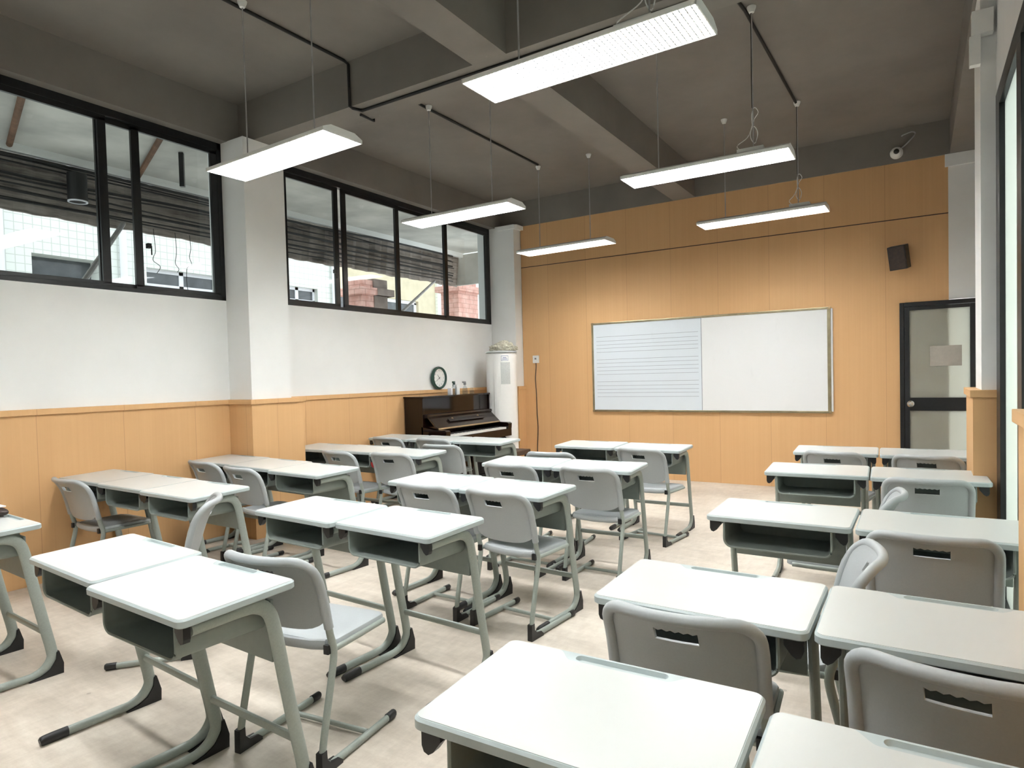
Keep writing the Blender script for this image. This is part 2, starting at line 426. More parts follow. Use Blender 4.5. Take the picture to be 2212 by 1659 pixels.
bm = bmesh.new(); lathe(bm, [(0.034, 0), (0.034, 0.006), (0.012, 0.012), (0.012, 0.035), (0.030, 0.045), (0.033, 0.062), (0.022, 0.074), (0.0, 0.076)])
bmesh.ops.rotate(bm, verts=bm.verts, cent=(0, 0, 0), matrix=Matrix.Rotation(R(90), 3, 'X'))
bmesh.ops.translate(bm, verts=bm.verts, vec=(-0.067 - 0.17, -0.028, 1.0))
link('door_knob', bm, 'chrome', d1, smooth=True)
nt = link('door_notice', B((0.11, 0.39, YF - 0.0165, YF - 0.0125, 1.40, 1.615)), 'paper')
tag(nt, 'faded greyish notice sheet stuck on the frosted pane of the front door', 'notice')

# windows on the left wall
def window(name, y0, y1, z0, z1, mulls, panes, handle=None):
    w = empty(name, (XL - 0.04, (y0 + y1) / 2, (z0 + z1) / 2), kind='structure')
    xf0, xf1 = XL - 0.075, XL - 0.005
    fb = [(xf0, xf1, y0, y1, z0, z0 + 0.035), (xf0, xf1, y0, y1, z1 - 0.07, z1), (xf0, xf1, y1 - 0.05, y1, z0, z1), (xf0, xf1, y0, y0 + 0.05, z0, z1)]
    child_box('window_frame', 'frame', w, *fb, bev=0.002)
    for (a, b, dx) in panes:
        gx = xf0 + 0.012 + dx
        f = child_box('window_sash', 'frame', w, (gx, gx + 0.026, a, b, z0 + 0.035, z0 + 0.068), (gx, gx + 0.026, a, b, z1 - 0.115, z1 - 0.07), (gx, gx + 0.026, a, a + 0.062, z0 + 0.05, z1 - 0.09), (gx, gx + 0.026, b - 0.062, b, z0 + 0.05, z1 - 0.09), bev=0.002)
        g = child_box('window_pane', 'glass', w, (gx + 0.010, gx + 0.015, a + 0.06, b - 0.06, z0 + 0.066, z1 - 0.113))
        g.parent = f; g.location = (0, 0, 0)
    for (hy, hz) in (handle or []):
        child_box('window_latch', 'black', w, (xf1 - 0.02, xf1 + 0.02, hy - 0.012, hy + 0.018, hz - 0.02, hz + 0.02), (xf1 + 0.012, xf1 + 0.022, hy + 0.012, hy + 0.020, hz - 0.075, hz), bev=0.002)
    return w
window('window_1', -0.6, 3.677, Z1, 3.60, [], [(-0.55, 0.75, 0.028), (0.66, 1.95, 0), (1.87, 2.68, 0.028), (2.61, 2.95, 0), (2.87, 3.627, 0.028)], [(2.975, 2.56)])
window('window_2', 4.30, 8.04, Z1 + 0.018, 3.60, [], [(4.35, 5.10, 0), (5.13, 6.06, 0.028), (6.02, 7.04, 0), (6.96, 7.99, 0.028)], [(5.00, 2.60)])

# ================================================================== OUTSIDE
S('ground', B((-40, XL - 0.3, -14, 40, -0.2, -0.02)), 'paving')
o = link('canopy_slab', B((-7.0, XL - 0.23, -4.0, 9.6, 3.66, 3.80)), 'concrete'); tag(o, 'pale concrete canopy slab projecting outside above the windows', 'canopy')
o = link('canopy_edge_strip', B((-7.06, -6.995, -4.0, 9.6, 3.585, 3.82)), 'white'); tag(o, 'white edge strip running along the outer side of the canopy', 'edge strip')
bm = bmesh.new()
n = 150
lo, hi = [], []
for i in range(n + 1):
    y = -4 + 13.6 * i / n; dx = 0.02 * math.sin(i * 2.2)
    hi.append(bm.verts.new((-7.10 + dx, y, 3.60))); lo.append(bm.verts.new((-7.16 + dx, y, 3.075 + 0.006 * math.sin(i * 0.9) + 0.006 * math.sin(i * 0.37))))
for i in range(n): bm.faces.new((lo[i], lo[i + 1], hi[i + 1], hi[i]))
ex = bmesh.ops.extrude_face_region(bm, geom=bm.faces[:]); bmesh.ops.translate(bm, verts=[v for v in ex['geom'] if isinstance(v, bmesh.types.BMVert)], vec=(-0.03, 0, 0))
o = link('awning_sheet', bm, 'dirty'); tag(o, 'long sooty brown corrugated sheet hanging outside beneath the canopy edge', 'awning')
bm = B((-7.16, XL - 0.3, 9.58, 9.64, 3.09, 3.64)); o = link('awning_end_panel', bm, 'concrete'); tag(o, 'grey panel closing the far end of the canopy outside the last window pane', 'panel')
# cables
random.seed(3)
for k in range(9):
    z0 = 3.56 - 0.055 * k + random.uniform(-0.015, 0.015); x0 = -7.03 + random.uniform(-0.02, 0.03)
    ps = []
    for i in range(9):
        y = -3.5 + 12.8 * i / 8; ps.append((x0 + random.uniform(-0.015, 0.015), y, max(3.11, z0 + random.uniform(-0.03, 0.03))))
    bm = bmesh.new(); tube(bm, smooth_path(ps, 4), 0.009 if k % 3 else 0.015, seg=6)
    o = link('cable', bm, 'cable', smooth=True)
    tag(o, 'black cable strung along the sooty awning sheet outside the windows', 'cable', 'cables along the awning')
for k, (y, zt, dy, lb) in enumerate([(3.93, 2.62, 0.06, 'thin dark wire dangling with a loop outside, next to the window latch'), (4.17, 2.66, 0.03, 'thin dark wire with curled end dangling outside the right pane of the first window'), (4.34, 2.40, -0.05, 'long kinked dark wire dangling outside nearest the white column')]):
    bm = bmesh.new(); ps = [(-7.0, y, 3.10), (-7.0, y + 0.01, 2.95), (-7.0, y + dy * 0.2, 2.85), (-7.0, y - dy * 0.3, 2.76), (-7.0, y + dy, 2.70), (-7.0, y + dy * 0.3, zt)]
    if k == 2: ps.append((-6.98, y + 0.25, 2.25))
    tube(bm, smooth_path(ps, 5), 0.0035, seg=5); o = link('hanging_wire', bm, 'cable', smooth=True); tag(o, lb, 'wire', 'wires dangling outside the first window')
bm = bmesh.new(); lathe(bm, [(0.085, 0.0), (0.085, 0.27)], (-6.95, 3.17, 3.22)); can = link('can_lamp', bm, 'black', smooth=True)
tag(can, 'dark cylindrical can lamp with a white rim hanging outside the first window', 'lamp')
bm = bmesh.new()
for k in range(24):
    a, b2 = 2 * PI * k / 24, 2 * PI * (k + 1) / 24
    vs = [bm.verts.new((-6.95 + r * math.cos(t), 3.17 + r * math.sin(t), z)) for t, r, z in ((a, 0.086, 3.214), (b2, 0.086, 3.214), (b2, 0.072, 3.214), (a, 0.072, 3.214))]
    bm.faces.new(vs)
ex = bmesh.ops.extrude_face_region(bm, geom=bm.faces[:]); bmesh.ops.translate(bm, verts=[v for v in ex['geom'] if isinstance(v, bmesh.types.BMVert)], vec=(0, 0, 0.012))
link('lamp_rim', bm, 'upvc', can)
def strut(a, b, r, mat, label):
    bm = bmesh.new(); tube(bm, [a, b], r, seg=8); o = link('strut', bm, mat, smooth=True); tag(o, label, 'strut', 'steel struts outside the windows'); return o
strut((-6.97, 2.63, 3.625), (-5.70, 2.25, 3.625), 0.026, 'rust', 'rusty brown strut behind the leftmost window pane, under the canopy')
strut((-6.97, 3.78, 3.625), (-5.62, 3.28, 3.625), 0.026, 'rust', 'rusty brown strut behind the pane next to the white column, under the canopy')
strut((-7.0, 3.62, 3.10), (-5.64, 2.45, 2.03), 0.024, 'galv', 'pale diagonal pipe crossing the lower part of the first window outside')
strut((-7.0, 8.75, 3.07), (-5.64, 5.95, 2.0), 0.020, 'galv', 'pale diagonal pipe crossing the third pane of the second window outside')
bm = bmesh.new(); tube(bm, [(-6.05, 3.70, 3.33), (-6.05, 3.70, 3.655)], 0.030, seg=4); o = link('steel_post', bm, 'frame'); tag(o, 'short dark steel post hanging from the canopy behind the last pane of the first window', 'post')
# tiled building
tb = empty('tiled_building', (-11, 4, 0), label='white tiled building with dark windows seen outside through the first window', cat='building')
child_box('wall', 'tile', tb, (-11.4, -11.0, -8.0, 4.36, 0.0, 8.5), (-11.4, -11.0, 4.36, 5.30, 3.40, 8.5), (-11.4, -11.0, 5.30, 6.03, 0.0, 8.5), (-11.4, -11.0, 6.03, 7.36, 3.40, 8.5), (-11.4, -11.0, 7.36, 8.75, 0, 8.5),
          (-11.4, -11.0, 8.75, 9.70, 3.40, 8.5), (-11.4, -11.0, 9.70, 10.35, 0, 8.5), (-11.4, -11.0, 4.36, 5.30, 0, 1.9), (-11.4, -11.0, 6.03, 7.36, 0, 1.9), (-11.4, -11.0, 8.75, 9.70, 0, 1.9))
for i, (a, b) in enumerate(((4.36, 5.30), (6.03, 7.36), (8.75, 9.70))):
    if i == 0:
        child_box('window', 'darkwin', tb, (-11.33, -11.30, a, b, 1.9, 3.40))
        continue
    wv = child_box('window', 'upvc', tb, (-11.15, -11.10, a, b, 3.34, 3.40), (-11.15, -11.10, a, b, 3.08, 3.15), (-11.15, -11.10, a, a + 0.05, 1.9, 3.4), (-11.15, -11.10, b - 0.05, b, 1.9, 3.4), (-11.15, -11.10, (a + b) / 2 - 0.04, (a + b) / 2 + 0.04, 1.9, 3.4))
    pn = child_box('pane', 'darkwin', tb, (-11.14, -11.12, a + 0.04, b - 0.04, 1.9, 3.36)); pn.parent = wv
for yy in (3.95, 5.63, 10.12):
    bm = bmesh.new(); tube(bm, [(0.07, yy - 4, 0.0), (0.07, yy - 4, 8.4)], 0.055, seg=10); link('downpipe', bm, 'upvc', tb, smooth=True)
bb = empty('beige_building', (-14, 14, 0), label='beige rendered building with bluish windows seen outside through the second window', cat='building')
child_box('wall', 'beige', bb, (-15, -14.0, 10.4, 17.5, 3.95, 6.5), (-15, -14.0, 10.4, 12.9, 0, 3.95), (-15, -14.0, 16.6, 17.5, 0, 3.95), (-15, -14.0, 12.9, 16.6, 0, 2.0))
child_box('wall', 'tile', bb, (-14.8, -13.9, 17.5, 26.0, 0, 8.0))
wv = child_box('window', 'upvc', bb, (-14.2, -14.1, 12.9, 16.6, 3.85, 3.95), (-14.2, -14.1, 12.9, 13.0, 2, 3.9), (-14.2, -14.1, 14.7, 14.85, 2, 3.9), (-14.2, -14.1, 16.5, 16.6, 2, 3.9))
pn = child_box('pane', 'darkwin', bb, (-14.18, -14.14, 13.0, 16.5, 2, 3.9)); pn.parent = wv
for (y0, y1) in ((18.6, 19.6), (20.4, 21.4)):
    wv = child_box('window', 'upvc', bb, (-13.9, -13.85, y0, y1, 2.6, 4.6)); pn = child_box('pane', 'darkwin', bb, (-13.86, -13.83, y0 + 0.1, y1 - 0.1, 2.7, 4.5)); pn.parent = wv
def chimney(x0, x1, y0, y1, zt, label, ry=None):
    c = empty('brick_chimney', ((x0 + x1) / 2, (y0 + y1) / 2, 0), label=label, cat='chimney', group='brick chimneys outside the second window')
    child_box('shaft', 'brick', c, (x0, x1, y0, y1, 0.0, zt - 0.14))
    child_box('cap', 'brick', c, (x0 - 0.09, x1 + 0.09, y0 - 0.09, y1 + 0.09, zt - 0.26, zt - 0.14), (x0 + 0.02, x1 - 0.02, y0 + 0.02, y1 - 0.02, zt - 0.14, zt), bev=0.006)
    if ry: child_box('shaded_side', 'shade_tone', c, (x0 + 0.05, x1 + 0.012, ry, y1 + 0.012, 0.0, zt + 0.03), (x0, x1 + 0.10, ry, y1 + 0.10, zt - 0.26, zt - 0.14))  # darker boxes over the brick stand in for the shaded face
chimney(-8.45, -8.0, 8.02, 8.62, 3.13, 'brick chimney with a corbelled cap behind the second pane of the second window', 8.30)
chimney(-8.45, -8.0, 10.75, 11.45, 3.45, 'brick chimney partly hidden behind the last pane of the second window')

# ================================================================== CEILING SERVICES
def pipe(pts, r, mat, label, name='conduit', cat='conduit', group='black conduits on the ceiling', seg=8):
    bm = bmesh.new(); tube(bm, pts, r, seg=seg); o = link(name, bm, mat, smooth=True); tag(o, label, cat, group); return o
pipe([(-3.94, 0.2, ZC - 0.012), (-3.85, 3.74, ZC - 0.012), (-3.84, 3.778, ZC - 0.03), (-3.835, 3.778, ZB - 0.006), (-3.83, 3.80, ZB - 0.012), (-3.80, 3.88, ZB - 0.012), (0.0, 3.88, ZB - 0.012)], 0.012, 'cable', 'black conduit crossing the near ceiling bay and turning along under the cross beam')
pipe([(-3.87, 3.93, ZB - 0.012), (-3.88, 4.09, ZB - 0.010), (-3.885, 4.09, ZC - 0.015), (-3.90, 4.90, ZC - 0.012), (-3.87, 6.88, ZC - 0.012)], 0.012, 'cable', 'black conduit along the far left ceiling bay towards the lamp nearest the piano')
pipe([(-1.10, 4.09, ZC - 0.012), (-1.02, 4.84, ZC - 0.012), (-0.97, 6.80, ZC - 0.012)], 0.012, 'cable', 'black conduit along the far right ceiling bay')

def lamp(label, x, y, z, rz, driver):
    t = empty('pendant_lamp', (x, y, z), rz, label=label, cat='lamp', group='louvred pendant lamps hanging from the ceiling')
    w, d = 0.60, 0.15
    bm = bmesh.new()
    # housing: shallow tray open downwards
    box(bm, -w, w, -d, -d + 0.006, 0, 0.020); box(bm, -w, w, d - 0.006, d, 0, 0.020); box(bm, -w, -w + 0.006, -d, d, 0, 0.020); box(bm, w - 0.006, w, -d, d, 0, 0.020)
    prism(bm, [(-d, 0.018), (d, 0.018), (d, 0.022), (d - 0.06, 0.048), (-d + 0.06, 0.048), (-d, 0.022)], lambda y, z: (-w, y, z), lambda y, z: (w, y, z))
    link('housing', bm, 'acwhite', t)
    bm = bmesh.new(); box(bm, -w + 0.008, w - 0.008, -d + 0.008, d - 0.008, 0.011, 0.016)
    link('light_panel', bm, 'lamp', t)
    bm = bmesh.new(); nx, ny = 46, 11
    for i in range(1, nx): xx = -w + 2 * w * i / nx; box(bm, xx - 0.0027, xx + 0.0027, -d + 0.006, d - 0.006, 0.002, 0.009)
    for j in range(1, ny): yy = -d + 2 * d * j / ny; box(bm, -w + 0.006, w - 0.006, yy - 0.0027, yy + 0.0027, 0.002, 0.009)
    link('louvre_grid', bm, 'louvre', t)
    for s in (-1, 1):
        bm = bmesh.new(); tube(bm, [(s * 0.345, 0, 0.05), (s * 0.345, 0, ZC - z - 0.005)], 0.0045, seg=6); link('suspension_wire', bm, 'galv', t, smooth=True)
        bm = bmesh.new(); lathe(bm, [(0.0, -0.045), (0.018, -0.04), (0.030, -0.012), (0.032, 0.0)], (s * 0.345, 0, ZC - z - 0.002), 14); link('ceiling_cup', bm, 'acwhite', t, smooth=True)
    if driver:
        bm = bmesh.new(); box(bm, driver - 0.09, driver + 0.09, -0.05, 0.05, 0.05, 0.085, bev=0.004); link('driver_box', bm, 'acwhite', t)
        bm = bmesh.new(); s = 0.345
        tube(bm, smooth_path([(driver - 0.06, 0.0, 0.08), (driver - 0.10, 0.02, 0.13), (s - 0.04, 0.0, 0.17), (s, 0.0, 0.24), (s + 0.03, 0, 0.19), (s + 0.01, 0, 0.12), (s - 0.02, 0, 0.18), (s + 0.005, 0, 0.28), (s + 0.035, 0, 0.33), (s + 0.01, 0, 0.37), (s - 0.008, 0, 0.32), (s - 0.004, 0, 0.24)], 5), 0.0032, seg=5)
        link('power_cord', bm, 'acwhite', t, smooth=True)
        bm = bmesh.new(); tube(bm, smooth_path([(s - 0.006, 0, 0.37), (s - 0.008, 0.004, 0.6), (s - 0.006, 0, 0.8), (s - 0.006, 0, ZC - z - 0.03)], 4), 0.0035, seg=5); link('black_lead', bm, 'cable', t, smooth=True)
    return t
lamp('big louvred pendant lamp nearest the camera, top centre', -1.345, 2.829, 2.893, -0.024, 0.28)
lamp('louvred pendant lamp hanging in front of the white left column', -3.468, 2.788, 2.845, -0.04, 0)
lamp('louvred pendant lamp in front of the second window', -3.525, 4.818, 2.880, -0.007, 0)
lamp('louvred pendant lamp farthest left, above the piano and corner column', -3.565, 6.942, 2.916, -0.04, 0)
lamp('louvred pendant lamp with curled cord, between the nearest and the wooden-wall lamps', -1.32, 4.84, 2.887, 0.012, 0.33)
lamp('louvred pendant lamp in front of the wooden wall, above the whiteboard', -1.308, 6.801, 2.905, -0.03, 0.36)
lamp('unseen louvred pendant lamp continuing the right-hand row, above the camera', -1.345, 0.80, 2.89, 0.0, 0)  # out of view; carries the row on, added to light the foreground
lamp('unseen louvred pendant lamp continuing the left-hand row, beside the first window', -3.46, 0.80, 2.87, 0.0, 0)  # likewise unseen and added for light on the foreground

# dome camera on the front beam
dc = empty('dome_camera', (-0.18, 8.195, 3.70), label='white dome security camera on the dark beam above the wooden wall', cat='security camera')
bm = bmesh.new(); lathe(bm, [(0.062, 0), (0.062, 0.02), (0.055, 0.05), (0.035, 0.072), (0.0, 0.082)]); bmesh.ops.rotate(bm, verts=bm.verts, cent=(0, 0, 0), matrix=Matrix.Rotation(R(90), 3, 'X')); link('housing', bm, 'acwhite', dc, smooth=True)
bm = bmesh.new(); lathe(bm, [(0.028, 0.068), (0.026, 0.082), (0.012, 0.094), (0.0, 0.097)]); bmesh.ops.rotate(bm, verts=bm.verts, cent=(0, 0, 0), matrix=Matrix.Rotation(R(90), 3, 'X')); link('lens', bm, 'black', dc, smooth=True)
bm = bmesh.new(); tube(bm, smooth_path([(0.04, -0.01, 0.04), (0.10, -0.03, 0.08), (0.17, -0.03, 0.16), (0.14, -0.03, 0.19), (0.06, -0.02, 0.175), (0.05, -0.004, 0.17)], 5), 0.007, seg=6); link('lead', bm, 'galv', dc, smooth=True)
# junction box and trunking on the right pier
jb = empty('junction_box', (0.32, 4.65, 3.3), label='square white junction box high on the right-hand pier', cat='junction box')
child_box('box', 'acwhite', jb, (0.272, 0.375, 4.60, 4.659, 3.285, 3.42), bev=0.004)
child_box('trunking', 'acwhite', jb, (0.262, 0.315, 4.61, 4.66, 3.12, 3.285), bev=0.003)

# ================================================================== FRONT WALL THINGS
wb = empty('whiteboard', (-2.33, YF, 1.5), label='wide whiteboard in a bronze frame, its left part printed with music staves', cat='whiteboard')
x0, x1, z0, z1 = -3.822, -0.838, 0.889, 2.107
child_box('board_surface', 'board', wb, (-2.309, x1 + 0.02, YF - 0.024, YF - 0.004, z0 + 0.02, z1 - 0.02))
child_box('stave_sheet', 'stave', wb, (x0 + 0.02, -2.312, YF - 0.026, YF - 0.004, z0 + 0.02, z1 - 0.02))
sb = []
for fr in (0.143, 0.194, 0.238, 0.278, 0.323, 0.411, 0.454, 0.50, 0.543, 0.587, 0.673, 0.72, 0.764, 0.804, 0.85):
    zz = (z1 - 0.03) - fr * (z1 - z0 - 0.06); sb.append((x0 + 0.07, -2.35, YF - 0.0275, YF - 0.025, zz - 0.0022, zz + 0.0022))
child_box('stave_lines', 'ink', wb, *sb)
child_box('divider', 'ink', wb, (-2.314, -2.308, YF - 0.029, YF - 0.020, z0 + 0.02, z1 - 0.02))
ft = 0.026
child_box('board_frame', 'bronze', wb, (x0, x1, YF - 0.034, YF - 0.002, z0, z0 + ft), (x0, x1, YF - 0.034, YF - 0.002, z1 - ft, z1), (x0, x0 + ft, YF - 0.034, YF - 0.002, z0, z1), (x1 - ft - 0.01, x1, YF - 0.036, YF - 0.002, z0, z1), bev=0.004)
bm = bmesh.new()
for sx, sz in ((x0, z0), (x0, z1), (x1, z0), (x1, z1)): box(bm, sx - 0.004 + 2.33 - (0.02 if sx == x1 else 0), sx + 0.024 + 2.33 - (0.02 if sx == x1 else 0), -0.038, -0.001, sz - 1.5 - 0.004 - (0.02 if sz == z1 else 0), sz - 1.5 + 0.024 - (0.02 if sz == z1 else 0), bev=0.004)
link('corner_cap', bm, 'gold', wb)

sp = empty('wall_speaker', (-0.16, YF - 0.01, 2.57), label='black tilted loudspeaker high on the wooden wall, above the door', cat='speaker')
bm = bmesh.new(); box(bm, -0.085, 0.085, -0.20, -0.06, -0.125, 0.125, bev=0.008)
bmesh.ops.rotate(bm, verts=bm.verts, cent=(0, -0.12, 0), matrix=Matrix.Rotation(R(12), 3, 'X') @ Matrix.Rotation(R(-6), 3, 'Y') @ Matrix.Rotation(R(-14), 3, 'Z')); link('cabinet', bm, 'black', sp)
bm = bmesh.new(); box(bm, -0.075, 0.075, -0.206, -0.199, -0.115, 0.115); bmesh.ops.rotate(bm, verts=bm.verts, cent=(0, -0.12, 0), matrix=Matrix.Rotation(R(12), 3, 'X') @ Matrix.Rotation(R(-6), 3, 'Y') @ Matrix.Rotation(R(-14), 3, 'Z')); link('grille', bm, 'brown', sp)
link('bracket', B((-0.02, 0.02, -0.09, 0.008, -0.02, 0.02)), 'black', sp)

so = empty('wall_outlet', (-4.73, YF, 1.645), label='white wall outlet on the wooden wall left of the whiteboard', cat='outlet')
bm = bmesh.new(); box(bm, -0.05, 0.05, -0.022, 0.0, -0.055, 0.055, bev=0.005); link('plate', bm, 'acwhite', so)
link('plug', B((-0.012, 0.012, -0.030, -0.0215, -0.004, 0.020)), 'grey', so)
bm = bmesh.new(); tube(bm, smooth_path([(-4.728, 8.207, 1.60), (-4.73, 8.21, 1.52), (-4.745, 8.21, 1.36), (-4.735, 8.21, 1.15), (-4.73, 8.21, 0.85), (-4.722, 8.21, 0.62), (-4.74, 8.21, 0.30), (-4.72, 8.21, 0.12), (-4.70, 8.20, 0.01)], 5), 0.006, seg=6)
o = link('power_cable', bm, 'brown', smooth=True); tag(o, 'dark cable hanging down the wooden wall below the outlet', 'cable')

# ================================================================== LEFT CORNER: AC, PIANO, CLOCK
ac = empty('floor_air_conditioner', (-4.95, 7.62, 0), R(-12), label='tall white cylindrical air conditioner standing in the corner beside the piano', cat='air conditioner')
bm = bmesh.new(); lathe(bm, [(0.225, 0.0), (0.225, 0.03), (0.215, 0.05), (0.215, 1.70), (0.205, 1.73), (0.0, 1.735)], seg=48); link('body', bm, 'acwhite', ac, smooth=True)
bm = bmesh.new(); lathe(bm, [(0.222, 1.735), (0.222, 1.745), (0.20, 1.762), (0.0, 1.765)], seg=48); link('top_cap', bm, 'acgrey', ac, smooth=True)
def arc_panel(a0, a1, r0, r1, z0, z1, n=10):
    bm = bmesh.new(); g = []
    for i in range(n + 1):
        a = R(a0 + (a1 - a0) * i / n); g.append([bm.verts.new((r * math.cos(a), r * math.sin(a), z)) for r, z in ((r0, z0), (r1, z0), (r1, z1), (r0, z1))])
    for a, b in zip(g, g[1:]):
        for k in range(4): bm.faces.new((a[k], a[(k + 1) % 4], b[(k + 1) % 4], b[k]))
    bm.faces.new(g[0][::-1]); bm.faces.new(g[-1]); return bm
link('front_panel', arc_panel(-72, 4, 0.20, 0.224, 0.06, 1.71), 'acwhite', ac)
link('air_outlet', arc_panel(-48, -14, 0.221, 0.2265, 1.30, 1.60), 'acgrey', ac)
link('lower_panel', arc_panel(-48, -14, 0.221, 0.2260, 0.30, 1.285), plain and 'acwhite', ac)
link('rating_label', arc_panel(-46, -20, 0.2235, 0.2265, 1.625, 1.69, 6), 'blue', ac)
link('label_face', arc_panel(-45, -21, 0.224, 0.2270, 1.630, 1.685, 6), 'acwhite', ac)
bm = arc_panel(-42, -24, 0.2245, 0.2275, 1.640, 1.648, 6); link('label_print', bm, 'blue', ac)
bm = arc_panel(-40, -27, 0.2245, 0.2275, 1.660, 1.668, 6); link('label_print', bm, 'blue', ac)
# crumpled cloth on it
bm = bmesh.new(); bmesh.ops.create_icosphere(bm, subdivisions=5, radius=1.0)
for v in bm.verts:
    c = v.co.copy(); nn = mnoise.fractal(c * 2.6, 1.0, 2.0, 4) * 0.26 + mnoise.noise(c * 7) * 0.10
    lobe = 1 + 0.25 * math.sin(c.x * 3.5 + 1)
    c *= (1 + nn); v.co = Vector((c.x * 0.185, c.y * 0.11, max(-0.002, c.z * 0.085 * lobe + 0.03)))
    if v.co.x > 0.15: v.co.z -= (v.co.x - 0.15) * 0.5 * 0
bmesh.ops.rotate(bm, verts=bm.verts, cent=(0, 0, 0), matrix=Matrix.Rotation(R(25), 3, 'Z'))
bmesh.ops.translate(bm, verts=bm.verts, vec=(-4.90, 7.60, 1.767)); o = link('crumpled_cloth', bm, 'cloth', smooth=True)
tag(o, 'crumpled cream cloth heaped on top of the white air conditioner', 'cloth')

pn = empty('upright_piano', (-5.33, 6.0, 0), label='dark brown upright piano with its keyboard open against the left wall', cat='piano')
PX = 0.30
child_box('cabinet', 'piano', pn, (-5.33, -5.045, 6.0, 6.03, 0.0, 1.165), (-5.33, -5.045, 7.42, 7.45, 0.0, 1.165), (-5.33, -5.31, 6.03, 7.42, 0.05, 1.165), (-5.10, -5.065, 6.03, 7.42, 0.05, 0.60), (-5.33, -5.045, 6.03, 7.42, 0.0, 0.08), bev=0.003)
child_box('top_lid', 'piano', pn, (-5.335, -5.02, 5.985, 7.465, 1.165, 1.187), bev=0.004)
child_box('upper_panel', 'piano', pn, (-5.085, -5.06, 6.03, 7.42, 0.60, 1.165), bev=0.002)
bm = bmesh.new()
prism(bm, [(0.27, 0.965), (0.335, 0.965), (0.345, 0.945), (0.335, 0.925), (0.27, 0.925)], lambda x, z: (x, 0.045, z), lambda x, z: (x, 1.405, z)); link('music_ledge', bm, 'pianoin', pn)
bm = bmesh.new()
prism(bm, [(0.315, 0.925), (0.335, 0.925), (0.475, 0.80), (0.46, 0.785)], lambda x, z: (x, 0.05, z), lambda x, z: (x, 1.40, z)); link('fallboard', bm, 'pianoin', pn)
bm = bmesh.new()
prism(bm, [(0.470, 0.805), (0.484, 0.793), (0.478, 0.785), (0.464, 0.797)], lambda x, z: (x, 0.06, z), lambda x, z: (x, 1.39, z)); link('brass_strip', bm, 'gold', pn)
bm = bmesh.new()
prism(bm, [(0.383, 0.892), (0.420, 0.859), (0.428, 0.868), (0.391, 0.901)], lambda x, z: (x, 0.35, z), lambda x, z: (x, 1.10, z)); link('music_rest', bm, 'piano', pn)
for yy in (0.45, 1.0):
    bm = bmesh.new(); lathe(bm, [(0.014, 0), (0.012, 0.012), (0, 0.016)], (0.385, yy, 0.893), 12); link('rest_button', bm, 'gold', pn, smooth=True)
child_box('key_bed', 'piano', pn, (-5.08, -4.70, 6.0, 7.45, 0.60, 0.70), bev=0.006)
bm = bmesh.new()
for k in range(52): box(bm, 0.46, 0.605, 0.095 + k * 0.0242, 0.095 + k * 0.0242 + 0.0232, 0.70, 0.722)
link('white_keys', bm, 'ivory', pn)
bm = bmesh.new()
for k in range(51):
    if k % 7 in (1, 4): continue
    yk = 0.095 + (k + 1) * 0.0242; box(bm, 0.46, 0.525, yk - 0.006, yk + 0.006, 0.722, 0.734)
link('black_keys', bm, 'black', pn)
for ya, yb in ((0.0, 0.085), (1.365, 1.45)):
    bm = bmesh.new(); prism(bm, [(0.26, 0.70), (0.63, 0.70), (0.635, 0.77), (0.61, 0.785), (0.45, 0.79), (0.26, 0.82)], lambda x, z: (x, ya, z), lambda x, z: (x, yb, z)); link('key_cheek', bm, 'piano', pn)
for yy in (0.03, 1.37):
    bm = bmesh.new(); tube(bm, smooth_path([(0.36, yy + 0.025, 0.60), (0.52, yy + 0.025, 0.575), (0.57, yy + 0.025, 0.50), (0.56, yy + 0.025, 0.25), (0.57, yy + 0.025, 0.0)], 5), [0.03] * 21, 0.03, seg=8); link('leg', bm, 'piano', pn, smooth=True)
# clock leaning on the rail
ck = empty('round_clock', (-5.352, 6.70, 1.408), label='round black-rimmed clock standing on the wood rail above the piano', cat='clock')
rotc = Matrix.Rotation(R(90), 3, 'Y')
def disc(prof, seg=48):
    bm = bmesh.new(); lathe(bm, prof, seg=seg); bmesh.ops.rotate(bm, verts=bm.verts, cent=(0, 0, 0), matrix=rotc); return bm
link('rim', disc([(0.120, 0.012), (0.122, 0.034), (0.130, 0.042), (0.144, 0.036), (0.150, 0.015), (0.148, 0.0), (0.10, 0.0)]), 'green', ck, smooth=True)
link('dial', disc([(0.121, 0.010), (0.121, 0.016), (0, 0.016)]), 'acwhite', ck)
def hand(a, L, w, z):
    bm = bmesh.new(); a = R(a)   # clockwise from 12; the dial faces +X, its right-hand side is +Y
    u = Vector((0, math.sin(a), math.cos(a))); s = Vector((0, math.cos(a), -math.sin(a)))
    vs = [bm.verts.new(Vector((z, 0, 0)) + u * p + s * q) for p, q in ((-0.02, -w), (-0.02, w), (L, w * 0.4), (L, -w * 0.4))]
    f = bm.faces.new(vs); ex = bmesh.ops.extrude_face_region(bm, geom=[f]); bmesh.ops.translate(bm, verts=[v for v in ex['geom'] if isinstance(v, bmesh.types.BMVert)], vec=(0.0015, 0, 0)); return bm
link('hour_hand', hand(-38, 0.058, 0.004, 0.019), 'black', ck)
link('minute_hand', hand(-122, 0.085, 0.003, 0.022), 'black', ck)
def text_mesh(s, size):
    cu = bpy.data.curves.new('t', 'FONT'); cu.body = s; cu.size = size; cu.align_x = 'CENTER'; cu.align_y = 'CENTER'; cu.extrude = 0.0004
    ob = bpy.data.objects.new('t', cu); COL.objects.link(ob); bpy.context.view_layer.update()
    me = bpy.data.meshes.new_from_object(ob.evaluated_get(bpy.context.evaluated_depsgraph_get())); bpy.data.objects.remove(ob); return me
bm = bmesh.new()
